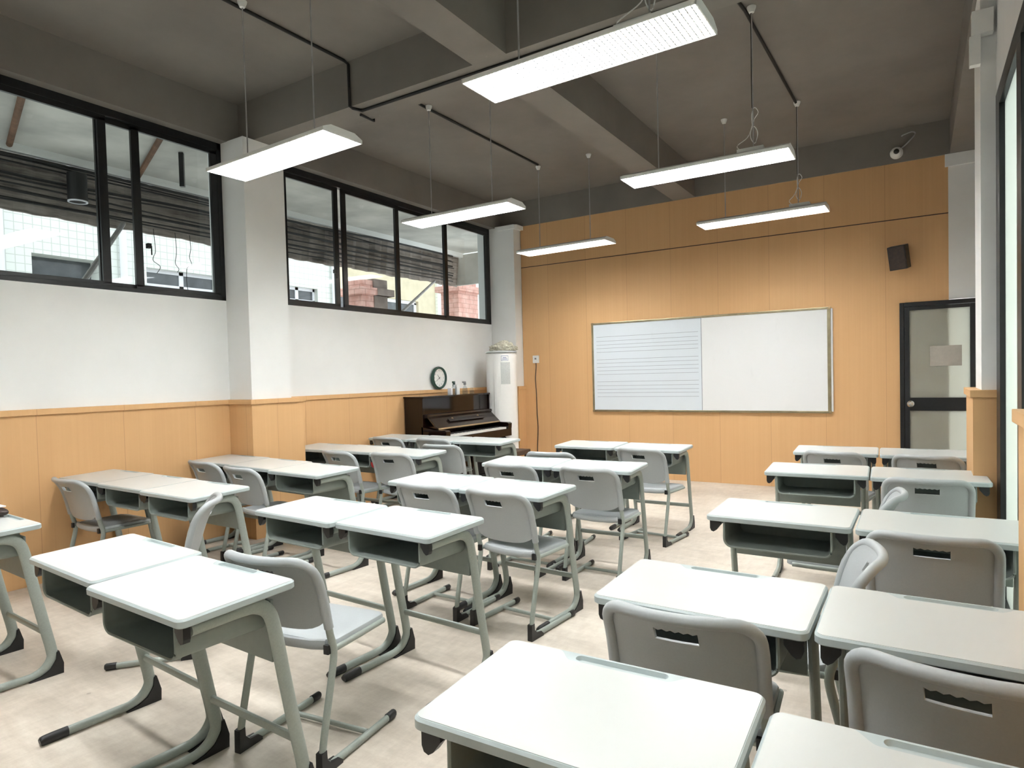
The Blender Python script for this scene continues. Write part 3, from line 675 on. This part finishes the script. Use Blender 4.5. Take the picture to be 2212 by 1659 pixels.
for hnum in range(1, 13):
    me = text_mesh(str(hnum), 0.030); b2 = bmesh.new(); b2.from_mesh(me)
    a = R(30 * hnum)
    for v in b2.verts: v.co = Vector((0.0172 + v.co.z, v.co.x + 0.096 * math.sin(a), v.co.y + 0.096 * math.cos(a)))
    tmp = bpy.data.meshes.new('n'); b2.to_mesh(tmp); bm.from_mesh(tmp); b2.free()
link('numerals', bm, 'grey', ck)

# things on the piano lid
ZP = 1.1875
sbt = empty('spray_bottle', (-5.16, 6.79, ZP), R(200), label='clear spray bottle with a dark green trigger head on the piano lid', cat='spray bottle')
bm = bmesh.new(); lathe(bm, [(0.032, 0), (0.034, 0.01), (0.034, 0.085), (0.022, 0.115), (0.012, 0.122), (0.012, 0.13)]); link('bottle', bm, 'bottle', sbt, smooth=True)
bm = bmesh.new(); box(bm, -0.014, 0.014, -0.014, 0.014, 0.128, 0.148, bev=0.003); box(bm, -0.012, 0.012, -0.018, 0.055, 0.148, 0.172, bev=0.004); tube(bm, [(0, 0.042, 0.15), (0, 0.052, 0.125), (0, 0.046, 0.105)], 0.005, seg=6); link('trigger_head', bm, 'green', sbt)
sb2 = empty('spray_bottle', (-5.14, 7.0, ZP), R(160), label='clear bottle with a grey trigger head on the piano lid', cat='spray bottle')
bm = bmesh.new(); lathe(bm, [(0.035, 0), (0.037, 0.01), (0.034, 0.07), (0.018, 0.105), (0.011, 0.11), (0.011, 0.12)]); link('bottle', bm, 'bottle', sb2, smooth=True)
bm = bmesh.new(); box(bm, -0.012, 0.012, -0.014, 0.014, 0.118, 0.15, bev=0.003); box(bm, -0.010, 0.010, -0.012, 0.035, 0.146, 0.166, bev=0.004); link('trigger_head', bm, 'grey', sb2)
bm = bmesh.new(); lathe(bm, [(0.03, 0), (0.032, 0.01), (0.032, 0.07), (0.026, 0.09), (0.024, 0.128), (0.0, 0.13)], (-5.19, 6.90, ZP)); o = link('white_jar', bm, 'acwhite', smooth=True); tag(o, 'small white jar standing between the two trigger bottles on the piano lid', 'jar')
bm = bmesh.new(); lathe(bm, [(0.028, 0), (0.03, 0.008), (0.028, 0.06), (0.02, 0.075), (0.02, 0.08), (0, 0.081)], (-5.10, 7.10, ZP)); o = link('plastic_tub', bm, 'bottle', smooth=True); tag(o, 'low clear tub at the right end of the bottles on the piano lid', 'tub')
bm = bmesh.new(); box(bm, -5.17, -5.11, 6.66, 6.69, ZP, ZP + 0.085, bev=0.003); o = link('small_box', bm, 'upvc'); tag(o, 'small upright white box left of the bottles on the piano lid', 'box')
# stool
st = empty('piano_stool', (-4.42, 6.95, 0), label='low dark brown stool standing between the piano and the wooden wall', cat='stool')
bm = bmesh.new(); box(bm, -0.21, 0.21, -0.17, 0.17, 0.41, 0.47, bev=0.012); link('seat', bm, 'brown', st)
for sx in (-1, 1):
    for sy in (-1, 1): link('leg', B((sx * 0.17 - 0.02, sx * 0.17 + 0.02, sy * 0.13 - 0.02, sy * 0.13 + 0.02, 0, 0.412)), 'brown', st)

# ================================================================== DESK
TILT = math.atan(0.033); HD = 0.7526
def make_desk():
    d = empty('school_desk', (0, 0, 0))
    rot = Matrix.Translation((0, 0, HD)) @ Matrix.Rotation(TILT, 4, 'X')
    w, dp, r = 0.2985, 0.1965, 0.026
    # moulded grey slab with a recessed pencil tray
    bm = bmesh.new()
    outer = rrect(-w, w, -dp, dp, r, 6); e = 0.005; outin = rrect(-w + e, w - e, -dp + e, dp - e, r - e, 6)
    hole = rrect(-0.112, 0.103, 0.1600, 0.1855, 0.0125, 5); holb = rrect(-0.107, 0.098, 0.1640, 0.1815, 0.0085, 5)
    def ring(loop, z): return [bm.verts.new((x, y, z)) for x, y in loop]
    def bridge(a, b):
        for i in range(len(a)): bm.faces.new((a[i], a[(i + 1) % len(a)], b[(i + 1) % len(b)], b[i]))
    r0 = ring(outin, -0.026); r1 = ring(outer, -0.022); r2 = ring(outer, -0.005); r3_ = ring(outin, 0.0); h0 = ring(hole, 0.0); h1 = ring(holb, -0.009)
    bm.faces.new(r0[::-1]); bridge(r0, r1); bridge(r1, r2); bridge(r2, r3_)
    bridge(h0, h1); bm.faces.new(h1)
    es = []
    for rr in (r3_, h0):
        for i in range(len(rr)):
            ed = bm.edges.get((rr[i], rr[(i + 1) % len(rr)])); es.append(ed)
    bmesh.ops.triangle_fill(bm, use_beauty=True, edges=es)
    bmesh.ops.transform(bm, matrix=rot, verts=bm.verts)
    link('desk_edge', bm, 'tray', d, smooth=True)
    # white laminate with the notch
    bm = bmesh.new(); i = 0.007; L = []
    base = rrect(-w + i, w - i, -dp + i, dp - i, r - i, 6)
    n1 = 7
    tr = base[:n1]; tl = base[n1:2 * n1]; rest = base[2 * n1:]
    notch = []
    for k in range(9):
        t = k / 8; s = t * t * (3 - 2 * t); notch.append((0.150 - 0.045 * t, (dp - i) - s * (dp - i - 0.152)))
    for k in range(9):
        t = k / 8; s = t * t * (3 - 2 * t); notch.append((-0.118 - 0.045 * t, 0.152 + s * (dp - i - 0.152)))
    loop = tr + notch + tl + rest
    prism(bm, loop, lambda x, y: (x, y, -0.0006), lambda x, y: (x, y, 0.0011))
    bmesh.ops.transform(bm, matrix=rot, verts=bm.verts)
    link('desktop', bm, 'laminate', d)
    # open book box
    prof_o = [(-0.225, 0.722)]; prof_i = [(-0.219, 0.722)]
    for k in range(7): a = R(180 + 90 * k / 6); prof_o.append((-0.190 + 0.035 * math.cos(a), 0.637 + 0.035 * math.sin(a))); prof_i.append((-0.190 + 0.029 * math.cos(a), 0.637 + 0.029 * math.sin(a)))
    for k in range(7): a = R(270 + 90 * k / 6); prof_o.append((0.190 + 0.035 * math.cos(a), 0.637 + 0.035 * math.sin(a))); prof_i.append((0.190 + 0.029 * math.cos(a), 0.637 + 0.029 * math.sin(a)))
    prof_o.append((0.225, 0.722)); prof_i.append((0.219, 0.722))
    bm = bmesh.new()
    rows = [[bm.verts.new((x, y, z)) for x, z in pr] for pr, y in ((prof_o, -0.168), (prof_o, 0.125), (prof_i, 0.119), (prof_i, -0.168))]
    for a, b in ((0, 1), (2, 3), (3, 0)):
        for k in range(len(prof_o) - 1): bm.faces.new((rows[a][k], rows[a][k + 1], rows[b][k + 1], rows[b][k]))
    bm.faces.new(rows[1]); bm.faces.new(rows[2][::-1])
    for k in (0, len(prof_o) - 1): bm.faces.new([rows[i][k] for i in range(4)])
    # rolled front lip
    lip = [(x, -0.168, z) for x, z in prof_o[1:-1]]; tube(bm, [(-0.222, -0.168, 0.715)] + [(x * 0.99, y, z + 0.003) for x, y, z in lip] + [(0.222, -0.168, 0.715)], 0.0055, seg=6)
    link('book_box', bm, 'box', d, smooth=True)
    bm = bmesh.new(); box(bm, -0.245, 0.245, 0.130, 0.142, 0.495, 0.70, bev=0.003); link('modesty_panel', bm, 'box', d)
    bm = bmesh.new(); tube(bm, [(-0.255, 0.203, 0.212), (0.255, 0.203, 0.212)], 0.016, 0.011, seg=10, side=(0, 1, 0)); link('stretcher', bm, 'metal', d, smooth=True)
    for s in (-1, 1):
        X = s * 0.262
        path = smooth_path([(X, -0.145, 0.698), (X, 0.02, 0.703), (X, 0.075, 0.699), (X, 0.112, 0.668), (X, 0.132, 0.60), (X, 0.160, 0.44), (X, 0.195, 0.25), (X, 0.218, 0.13), (X, 0.218, 0.085), (X, 0.190, 0.045), (X, 0.145, 0.026), (X, 0.09, 0.022), (X, -0.17, 0.021)], 4)
        ru = []
        for p in path:
            ru.append(0.0175 if (p.y < 0.05 and p.z > 0.5) else (0.0185 if p.z < 0.035 else 0.024))
        for _ in range(3): ru = [ru[0]] + [(ru[i - 1] + ru[i] + ru[i + 1]) / 3 for i in range(1, len(ru) - 1)] + [ru[-1]]
        bm = bmesh.new(); tube(bm, path, ru, 0.0145, seg=14, side=(1, 0, 0)); lg = link('leg', bm, 'metal', d, smooth=True)
        bm = bmesh.new(); cc = [(0.262, 0.0), (0.264, 0.05), (0.246, 0.115), (0.235, 0.110), (0.232, 0.075), (0.205, 0.036), (0.165, 0.014), (0.120, 0.006), (0.120, 0.0)]
        prism(bm, cc, lambda y, z: (X - 0.0165, y, z), lambda y, z: (X + 0.0165, y, z)); link('heel_guard', bm, 'black', lg)
        bm = bmesh.new(); tube(bm, smooth_path([(X, -0.098, 0.021), (X, -0.17, 0.0205), (X, -0.195, 0.018)], 3), [0.0200] * 4 + [0.0195, 0.018, 0.012], 0.0165, seg=12, side=(1, 0, 0)); link('foot_cap', bm, 'black', lg, smooth=True)
        bm = bmesh.new(); prism(bm, [(0.284, 0.728), (0.238, 0.728), (0.238, 0.700), (0.256, 0.676), (0.268, 0.668), (0.279, 0.672), (0.284, 0.684)], lambda x, z: (s * x, -0.178, z), lambda x, z: (s * x, -0.156, z)); link('bag_hook', bm, 'black', d)
    return d

# ================================================================== CHAIR
def make_chair():
    c = empty('school_chair', (0, 0, 0))
    def side_y(z): # shoulder line of the backrest
        pts = [(0.44, 0.077), (0.53, 0.056), (0.60, 0.042), (0.66, 0.027), (0.72, 0.006), (0.765, -0.018), (0.79, -0.028)]
        for (a, ya), (b, yb) in zip(pts, pts[1:]):
            if z <= b: return ya + (yb - ya) * (z - a) / (b - a)
        return pts[-1][1]
    def depth(z): return 0.028 + 0.027 * max(0, min(1, (z - 0.50) / 0.28))
    hw = 0.203; rc = 0.06
    def P(x, z, off=0.0): # surface point
        u = min(1.0, abs(x) / hw); y = side_y(z) - depth(z) * (1 - u ** 2.2)
        return Vector((x, y + off, z))
    def top(x):
        ax = abs(x); z = 0.780
        if ax > hw - rc: z -= rc - math.sqrt(max(0, rc * rc - (ax - hw + rc) ** 2))
        return z
    def bot(x): u = abs(x) / hw; return 0.498 + 0.05 * u ** 5 + 0.004 * u
    # grid columns chosen so that the hand hole falls on grid lines
    xs = [-hw + 0.006 * 0]
    inner = [-0.185, -0.165, -0.14, -0.11, -0.08, -0.066, -0.0575, -0.045, -0.034, -0.022, -0.011, 0.0, 0.011, 0.022, 0.034, 0.045, 0.0575, 0.066, 0.08, 0.11, 0.14, 0.165, 0.185]
    xs = [-0.1985] + inner + [0.1985]
    vs_ = [0.0, 0.15, 0.30, 0.45, 0.60, 0.70, None, 'h0', 'h1', 0.985, 1.0]
    def zrow(j, x):
        b, t = bot(x), top(x)
        rows = [0, 0.12, 0.25, 0.38, 0.5, 0.6, 0.70]
        zc0, zc1 = 0.704, 0.740
        if j < 7: return b + (min(zc0, t - 0.03) - b) * rows[j] / 0.70 * 0.97
        if j == 7: return min(zc0, t - 0.022)
        if j == 8:
            z = zc1 - (0.0055 if abs(abs(x) - 0.022) < 0.002 or abs(abs(x) - 0.045) < 0.002 or abs(x) < 0.003 else 0.0)
            return min(z, t - 0.012)
        if j == 9: return (min(zc1, t - 0.012) + t) / 2
        return t
    nj = 11; hole_cols = [k for k in range(len(xs) - 1) if xs[k] >= -0.0576 and xs[k + 1] <= 0.0576]
    bm = bmesh.new(); th = 0.0045; lay = []
    for sgn in (-1, 1):
        g = []
        for x in xs:
            colv = []
            for j in range(nj):
                z = zrow(j, x); dy = sgn * th
                if abs(x) < 0.058 and j in (7, 8): dy = -0.008 if sgn < 0 else 0.005
                colv.append(bm.verts.new(P(x, z, dy)))
            g.append(colv)
        lay.append(g)
    for li, g in enumerate(lay):
        for i in range(len(xs) - 1):
            for j in range(nj - 1):
                if j == 7 and i in hole_cols: continue
                bm.faces.new((g[i][j], g[i + 1][j], g[i + 1][j + 1], g[i][j + 1]))
    a, b = lay
    for i in range(len(xs) - 1): bm.faces.new((a[i][0], a[i + 1][0], b[i + 1][0], b[i][0])); bm.faces.new((a[i][-1], a[i + 1][-1], b[i + 1][-1], b[i][-1]))
    for j in range(nj - 1): bm.faces.new((a[0][j], a[0][j + 1], b[0][j + 1], b[0][j])); bm.faces.new((a[-1][j], a[-1][j + 1], b[-1][j + 1], b[-1][j]))
    i0, i1 = hole_cols[0], hole_cols[-1] + 1
    for i in range(i0, i1): bm.faces.new((a[i][7], a[i + 1][7], b[i + 1][7], b[i][7])); bm.faces.new((a[i][8], a[i + 1][8], b[i + 1][8], b[i][8]))
    for i in (i0, i1): bm.faces.new((a[i][7], a[i][8], b[i][8], b[i][7]))
    # rolled rim, running down into the sleeves
    rim = []
    for z in (0.515, 0.55, 0.60, 0.65, 0.69): rim.append(P(-hw, z, -0.004))
    for k in range(7):
        ang = R(180 - 90 * k / 6); x = -(hw - rc) + rc * math.cos(ang); z = 0.780 - rc + rc * math.sin(ang); rim.append(P(x, z, -0.008))
    for x in (-0.11, -0.07, -0.035, 0): rim.append(P(x, 0.780, -0.008))
    full = rim + [Vector((-p.x, p.y, p.z)) for p in rim[:-1][::-1]]
    n_ = len(full); rr = [0.0165 if 4 < i < n_ - 5 else 0.0175 for i in range(n_)]
    tube(bm, full, rr, rr, seg=12, side=(0, 1, 0))
    link('backrest', bm, 'chair', c, smooth=True)
    # seat
    bm = bmesh.new(); lp = rrect(-0.193, 0.193, 0.075, 0.425, 0.055, 6)
    def st(x, y): # top height
        u = x / 0.193; v = (y - 0.075) / 0.35
        return 0.452 - 0.014 * (1 - u * u) * math.sin(PI * min(1, max(0, v * 1.05))) - 0.006 * max(0, v - 0.85) / 0.15
    cx_, cy_ = 0.0, 0.25; rings = []
    for sc_, dz in ((0.2, 0), (0.4, 0), (0.6, 0), (0.8, 0), (0.93, 0.0), (0.98, -0.003), (1.0, -0.010)):
        rings.append([bm.verts.new((cx_ + (x - cx_) * sc_, cy_ + (y - cy_) * sc_, st(cx_ + (x - cx_) * sc_, cy_ + (y - cy_) * sc_) + dz)) for x, y in lp])
    rings.append([bm.verts.new((x, y, 0.418)) for x, y in lp]); rings.append([bm.verts.new((cx_ + (x - cx_) * 0.9, cy_ + (y - cy_) * 0.9, 0.415)) for x, y in lp])
    for a_, b_ in zip(rings, rings[1:]):
        for k in range(len(lp)): bm.faces.new((a_[k], a_[(k + 1) % len(lp)], b_[(k + 1) % len(lp)], b_[k]))
    bm.faces.new(rings[0]); bm.faces.new(rings[-1][::-1])
    tube(bm, [(-0.165, 0.083, 0.437), (-0.10, 0.073, 0.432), (0, 0.068, 0.430), (0.10, 0.073, 0.432), (0.165, 0.083, 0.437)], 0.02, 0.012, seg=10, side=(0, 1, 0))
    link('seat', bm, 'chair', c, smooth=True)
    for s in (-1, 1):
        X = s * 0.200
        path = smooth_path([(X, 0.050, 0.555), (X, 0.066, 0.48), (X, 0.080, 0.43), (X, 0.076, 0.38), (X, 0.052, 0.28), (X, 0.022, 0.16), (X, 0.006, 0.085), (X, 0.008, 0.05), (X, 0.030, 0.024), (X, 0.065, 0.018), (X, 0.40, 0.018)], 4)
        bm = bmesh.new(); tube(bm, path, 0.0150, 0.0125, seg=12, side=(1, 0, 0))
        tube(bm, [(X * 0.985, 0.07, 0.424), (X * 0.985, 0.24, 0.424), (X * 0.97, 0.39, 0.424)], 0.0115, 0.010, seg=10, side=(1, 0, 0))
        lg = link('leg', bm, 'metal', c, smooth=True)
        bm = bmesh.new(); prism(bm, [(-0.016, 0.0), (-0.014, 0.085), (0.012, 0.090), (0.014, 0.055), (0.034, 0.034), (0.075, 0.030), (0.095, 0.012), (0.095, 0.0)], lambda y, z: (X - 0.0145, y, z), lambda y, z: (X + 0.0145, y, z)); link('heel_guard', bm, 'black', lg)
        bm = bmesh.new(); tube(bm, [(X, 0.385, 0.0185), (X, 0.43, 0.0185), (X, 0.438, 0.0185)], [0.0175, 0.0175, 0.012], [0.015, 0.015, 0.01], seg=10, side=(1, 0, 0)); link('foot_cap', bm, 'black', lg, smooth=True)
        link('seat_bracket', B((X - 0.011 - s * 0.012, X + 0.011 - s * 0.012, 0.052, 0.066, 0.415, 0.448)), 'black', c)
    bm = bmesh.new(); tube(bm, [(-0.19, 0.27, 0.020), (0.19, 0.27, 0.020)], 0.0105, seg=10); link('crossbar', bm, 'metal', c, smooth=True)
    return c

DESKS = [
 (-5.052, 2.416, -0.37, 'innermost of the three desks by the left wall, second row from camera'),
 (-4.450, 2.390, -1.73, 'middle of the three desks by the left wall, second row from camera'),
 (-3.848, 2.353, -1.70, 'aisle-end of the three desks by the left wall, second row from camera'),
 (-5.04, 3.415, -1.69, 'innermost desk beside the left column, in the third row from the camera'),
 (-4.44, 3.364, -3.60, 'middle desk of the left block in the third row from the camera'),
 (-3.836, 3.284, -3.60, 'aisle-end desk of the left block in the third row, open box showing'),
 (-5.03, 4.45, 0.0, 'desk partly hidden by the left column, fourth row of left block'),
 (-4.482, 4.470, -0.60, 'middle desk of the left block in the fourth row from camera'),
 (-3.880, 4.392, 1.0, 'aisle-end desk of the left block in the fourth row from the camera'),
 (-5.00, 5.52, -1.2, 'innermost desk of the row directly in front of the piano'),
 (-4.396, 5.52, -1.0, 'middle desk of the row directly in front of the piano'),
 (-3.792, 5.52, -0.51, 'aisle-end desk of the row directly in front of the piano'),
 (-3.875, 1.23, -3.2, 'desk cut off by the left photo edge, nearest row of the left block'),
 (-2.650, 1.285, -4.2, 'left desk of the nearest middle pair, its black hook showing at the left'),
 (-2.035, 1.215, -2.60, 'right desk of the nearest middle pair, in front of the askew chair'),
 (-2.609, 2.276, -3.26, 'left desk of the middle pair in the second row from the camera'),
 (-2.000, 2.260, -3.30, 'right desk of the middle pair in the second row from the camera'),
 (-2.612, 3.268, -3.60, 'left desk of the middle pair in the third row from the camera'),
 (-2.007, 3.223, -4.00, 'right desk of the middle pair in the third row from the camera'),
 (-2.550, 4.250, 2.0, 'left desk of the middle pair in the fourth row from the camera'),
 (-1.940, 4.250, 2.2, 'right desk of the middle pair in the fourth row from the camera'),
 (-2.608, 5.535, 0.2, 'left desk of the farthest middle pair, below the whiteboard'),
 (-1.990, 5.505, 0.0, 'right desk of the farthest middle pair, below the whiteboard'),
 (-0.561, 5.760, 2.14, 'left desk of the farthest right-hand pair, near the door'),
 (0.045, 5.760, 2.30, 'right desk of the farthest right-hand pair, partly behind the pier'),
 (-0.561, 4.612, 2.20, 'left desk of the right-hand pair in the second row from the door'),
 (0.046, 4.612, 2.00, 'right desk of the right-hand pair in the second row from the door'),
 (-0.531, 3.165, -1.0, 'left desk of the right-hand pair in the middle row, box facing camera'),
 (0.078, 3.152, -0.4, 'right desk of the right-hand pair in the middle row'),
 (-0.531, 1.934, -1.0, 'left desk of the right-hand pair in the second row from camera'),
 (0.074, 1.930, -0.1, 'right desk of the right-hand pair in the second row from camera'),
 (-0.553, 1.142, 1.04, 'large foreground desk at the bottom centre of the photo'),
 (0.060, 1.095, 0.6, 'foreground desk in the bottom right corner of the photo'),
]
CHAIRS = [  # x, y, rotation of the whole chair (0 = facing the whiteboard), label
 (-4.885, 2.095, -1, 'chair against the left wall at the innermost desk of the second row'),
 (-4.850, 3.045, -5, 'chair at the innermost desk beside the left column in the third row'),
 (-4.235, 2.945, -5, 'chair at the middle desk of the left block in the third row'),
 (-4.320, 3.968, -6, 'chair at the middle left-block desk, fourth row, half hidden'),
 (-3.765, 4.035, 3, 'chair at the aisle-end left-block desk, fourth row, turned slightly left'),
 (-4.800, 5.105, -1, 'chair at the innermost desk in front of the piano'),
 (-4.215, 5.150, 2, 'chair at the middle desk in front of the piano'),
 (-3.750, 4.704, 5, 'chair standing apart, in front of the aisle-end desk near the piano'),
 (-3.290, 2.050, 140, 'sideways-turned chair seen edge-on beside the second left row desk'),
 (-1.998, 1.470, 7, 'askew chair with its pale seat showing, behind the nearest middle pair of desks'),
 (-2.460, 2.908, -1, 'left chair at the middle pair of desks in the third row'),
 (-1.950, 2.885, -4.5, 'right chair at the middle desk pair, third row, legs fully visible'),
 (-2.452, 3.827, -1, 'left chair at the middle pair of desks in the fourth row'),
 (-1.857, 3.863, -1, 'right chair at the middle pair of desks in the fourth row'),
 (-2.510, 4.540, 6, 'chair between the fourth and farthest middle rows, only its rim visible'),
 (-1.935, 5.015, -7, 'right chair at the farthest middle pair of desks below the whiteboard'),
 (-0.536, 5.285, -9, 'left chair at the farthest right-hand pair near the door'),
 (0.050, 5.262, -9, 'right chair at the farthest right-hand pair near the door'),
 (0.039, 4.177, 1, 'chair at the right desk, second right-hand row from the door'),
 (-0.145, 3.657, 88, 'chair turned sideways between second and third right-hand rows from door'),
 (0.039, 2.804, -1, 'chair at the right desk of the middle right-hand row'),
 (-0.190, 2.456, 97, 'chair turned sideways, its hand hole showing, behind the second right-hand row'),
 (-0.536, 1.640, 2.5, 'chair at the left desk of the second right-hand row, behind foreground desk'),
 (0.066, 1.590, -7, 'nearest chair at the right edge of the photo'),
]
desk0 = make_desk(); chair0 = make_chair(); index_kids()
for i, (x, y, a, lb) in enumerate(DESKS):
    d = desk0 if i == 0 else copy_tree(desk0)
    d.location = (x, y, 0); d.rotation_euler = (0, 0, R(a)); tag(d, 'white-topped grey ' + lb, 'desk', 'school desks') if not lb.startswith(('large', 'foreground')) else tag(d, lb.replace('desk', 'white-topped desk', 1), 'desk', 'school desks')
for i, (x, y, a, lb) in enumerate(CHAIRS):
    c = chair0 if i == 0 else copy_tree(chair0)
    f = 0.03 if abs(a) < 45 else 0.0
    if i == 9: f = 0.045
    if i == 11: f = 0.045
    c.location = (x - f * math.sin(R(a)), y + f * math.cos(R(a)), 0); c.rotation_euler = (0, 0, R(a)); tag(c, 'grey plastic ' + lb, 'chair', 'school chairs')

# small things on and at the desks
bm = bmesh.new(); bmesh.ops.create_icosphere(bm, subdivisions=3, radius=1.0)
for v in bm.verts: v.co = Vector((v.co.x * 0.09, v.co.y * 0.035, max(0, v.co.z * 0.024 + 0.018)))
bmesh.ops.rotate(bm, verts=bm.verts, cent=(0, 0, 0), matrix=Matrix.Rotation(R(8), 3, 'Z')); bmesh.ops.translate(bm, verts=bm.verts, vec=(-4.00, 1.375, 0.763))
o = link('pencil_case', bm, 'brown', smooth=True); tag(o, 'dark brown pouch lying on the desk at the left edge of the photo', 'pouch')
bm = bmesh.new(); box(bm, -0.05, 0.05, -0.03, 0.03, 0, 0.006, bev=0.001); bmesh.ops.translate(bm, verts=bm.verts, vec=(-4.01, 1.375, 0.8045)); o = link('folded_paper', bm, 'acwhite'); tag(o, 'small folded white paper on top of the dark brown pouch', 'paper')
bm = bmesh.new(); bmesh.ops.create_icosphere(bm, subdivisions=3, radius=1.0)
for v in bm.verts: v.co = Vector((-4.222 + v.co.x * 0.022, 4.30 + v.co.y * 0.014, 0.645 + v.co.z * 0.042 * (1 + 0.2 * v.co.x)))
rp = link('red_pouch', bm, 'red', smooth=True); tag(rp, 'small shiny red pouch hanging beside a desk box in the fourth left row', 'pouch')
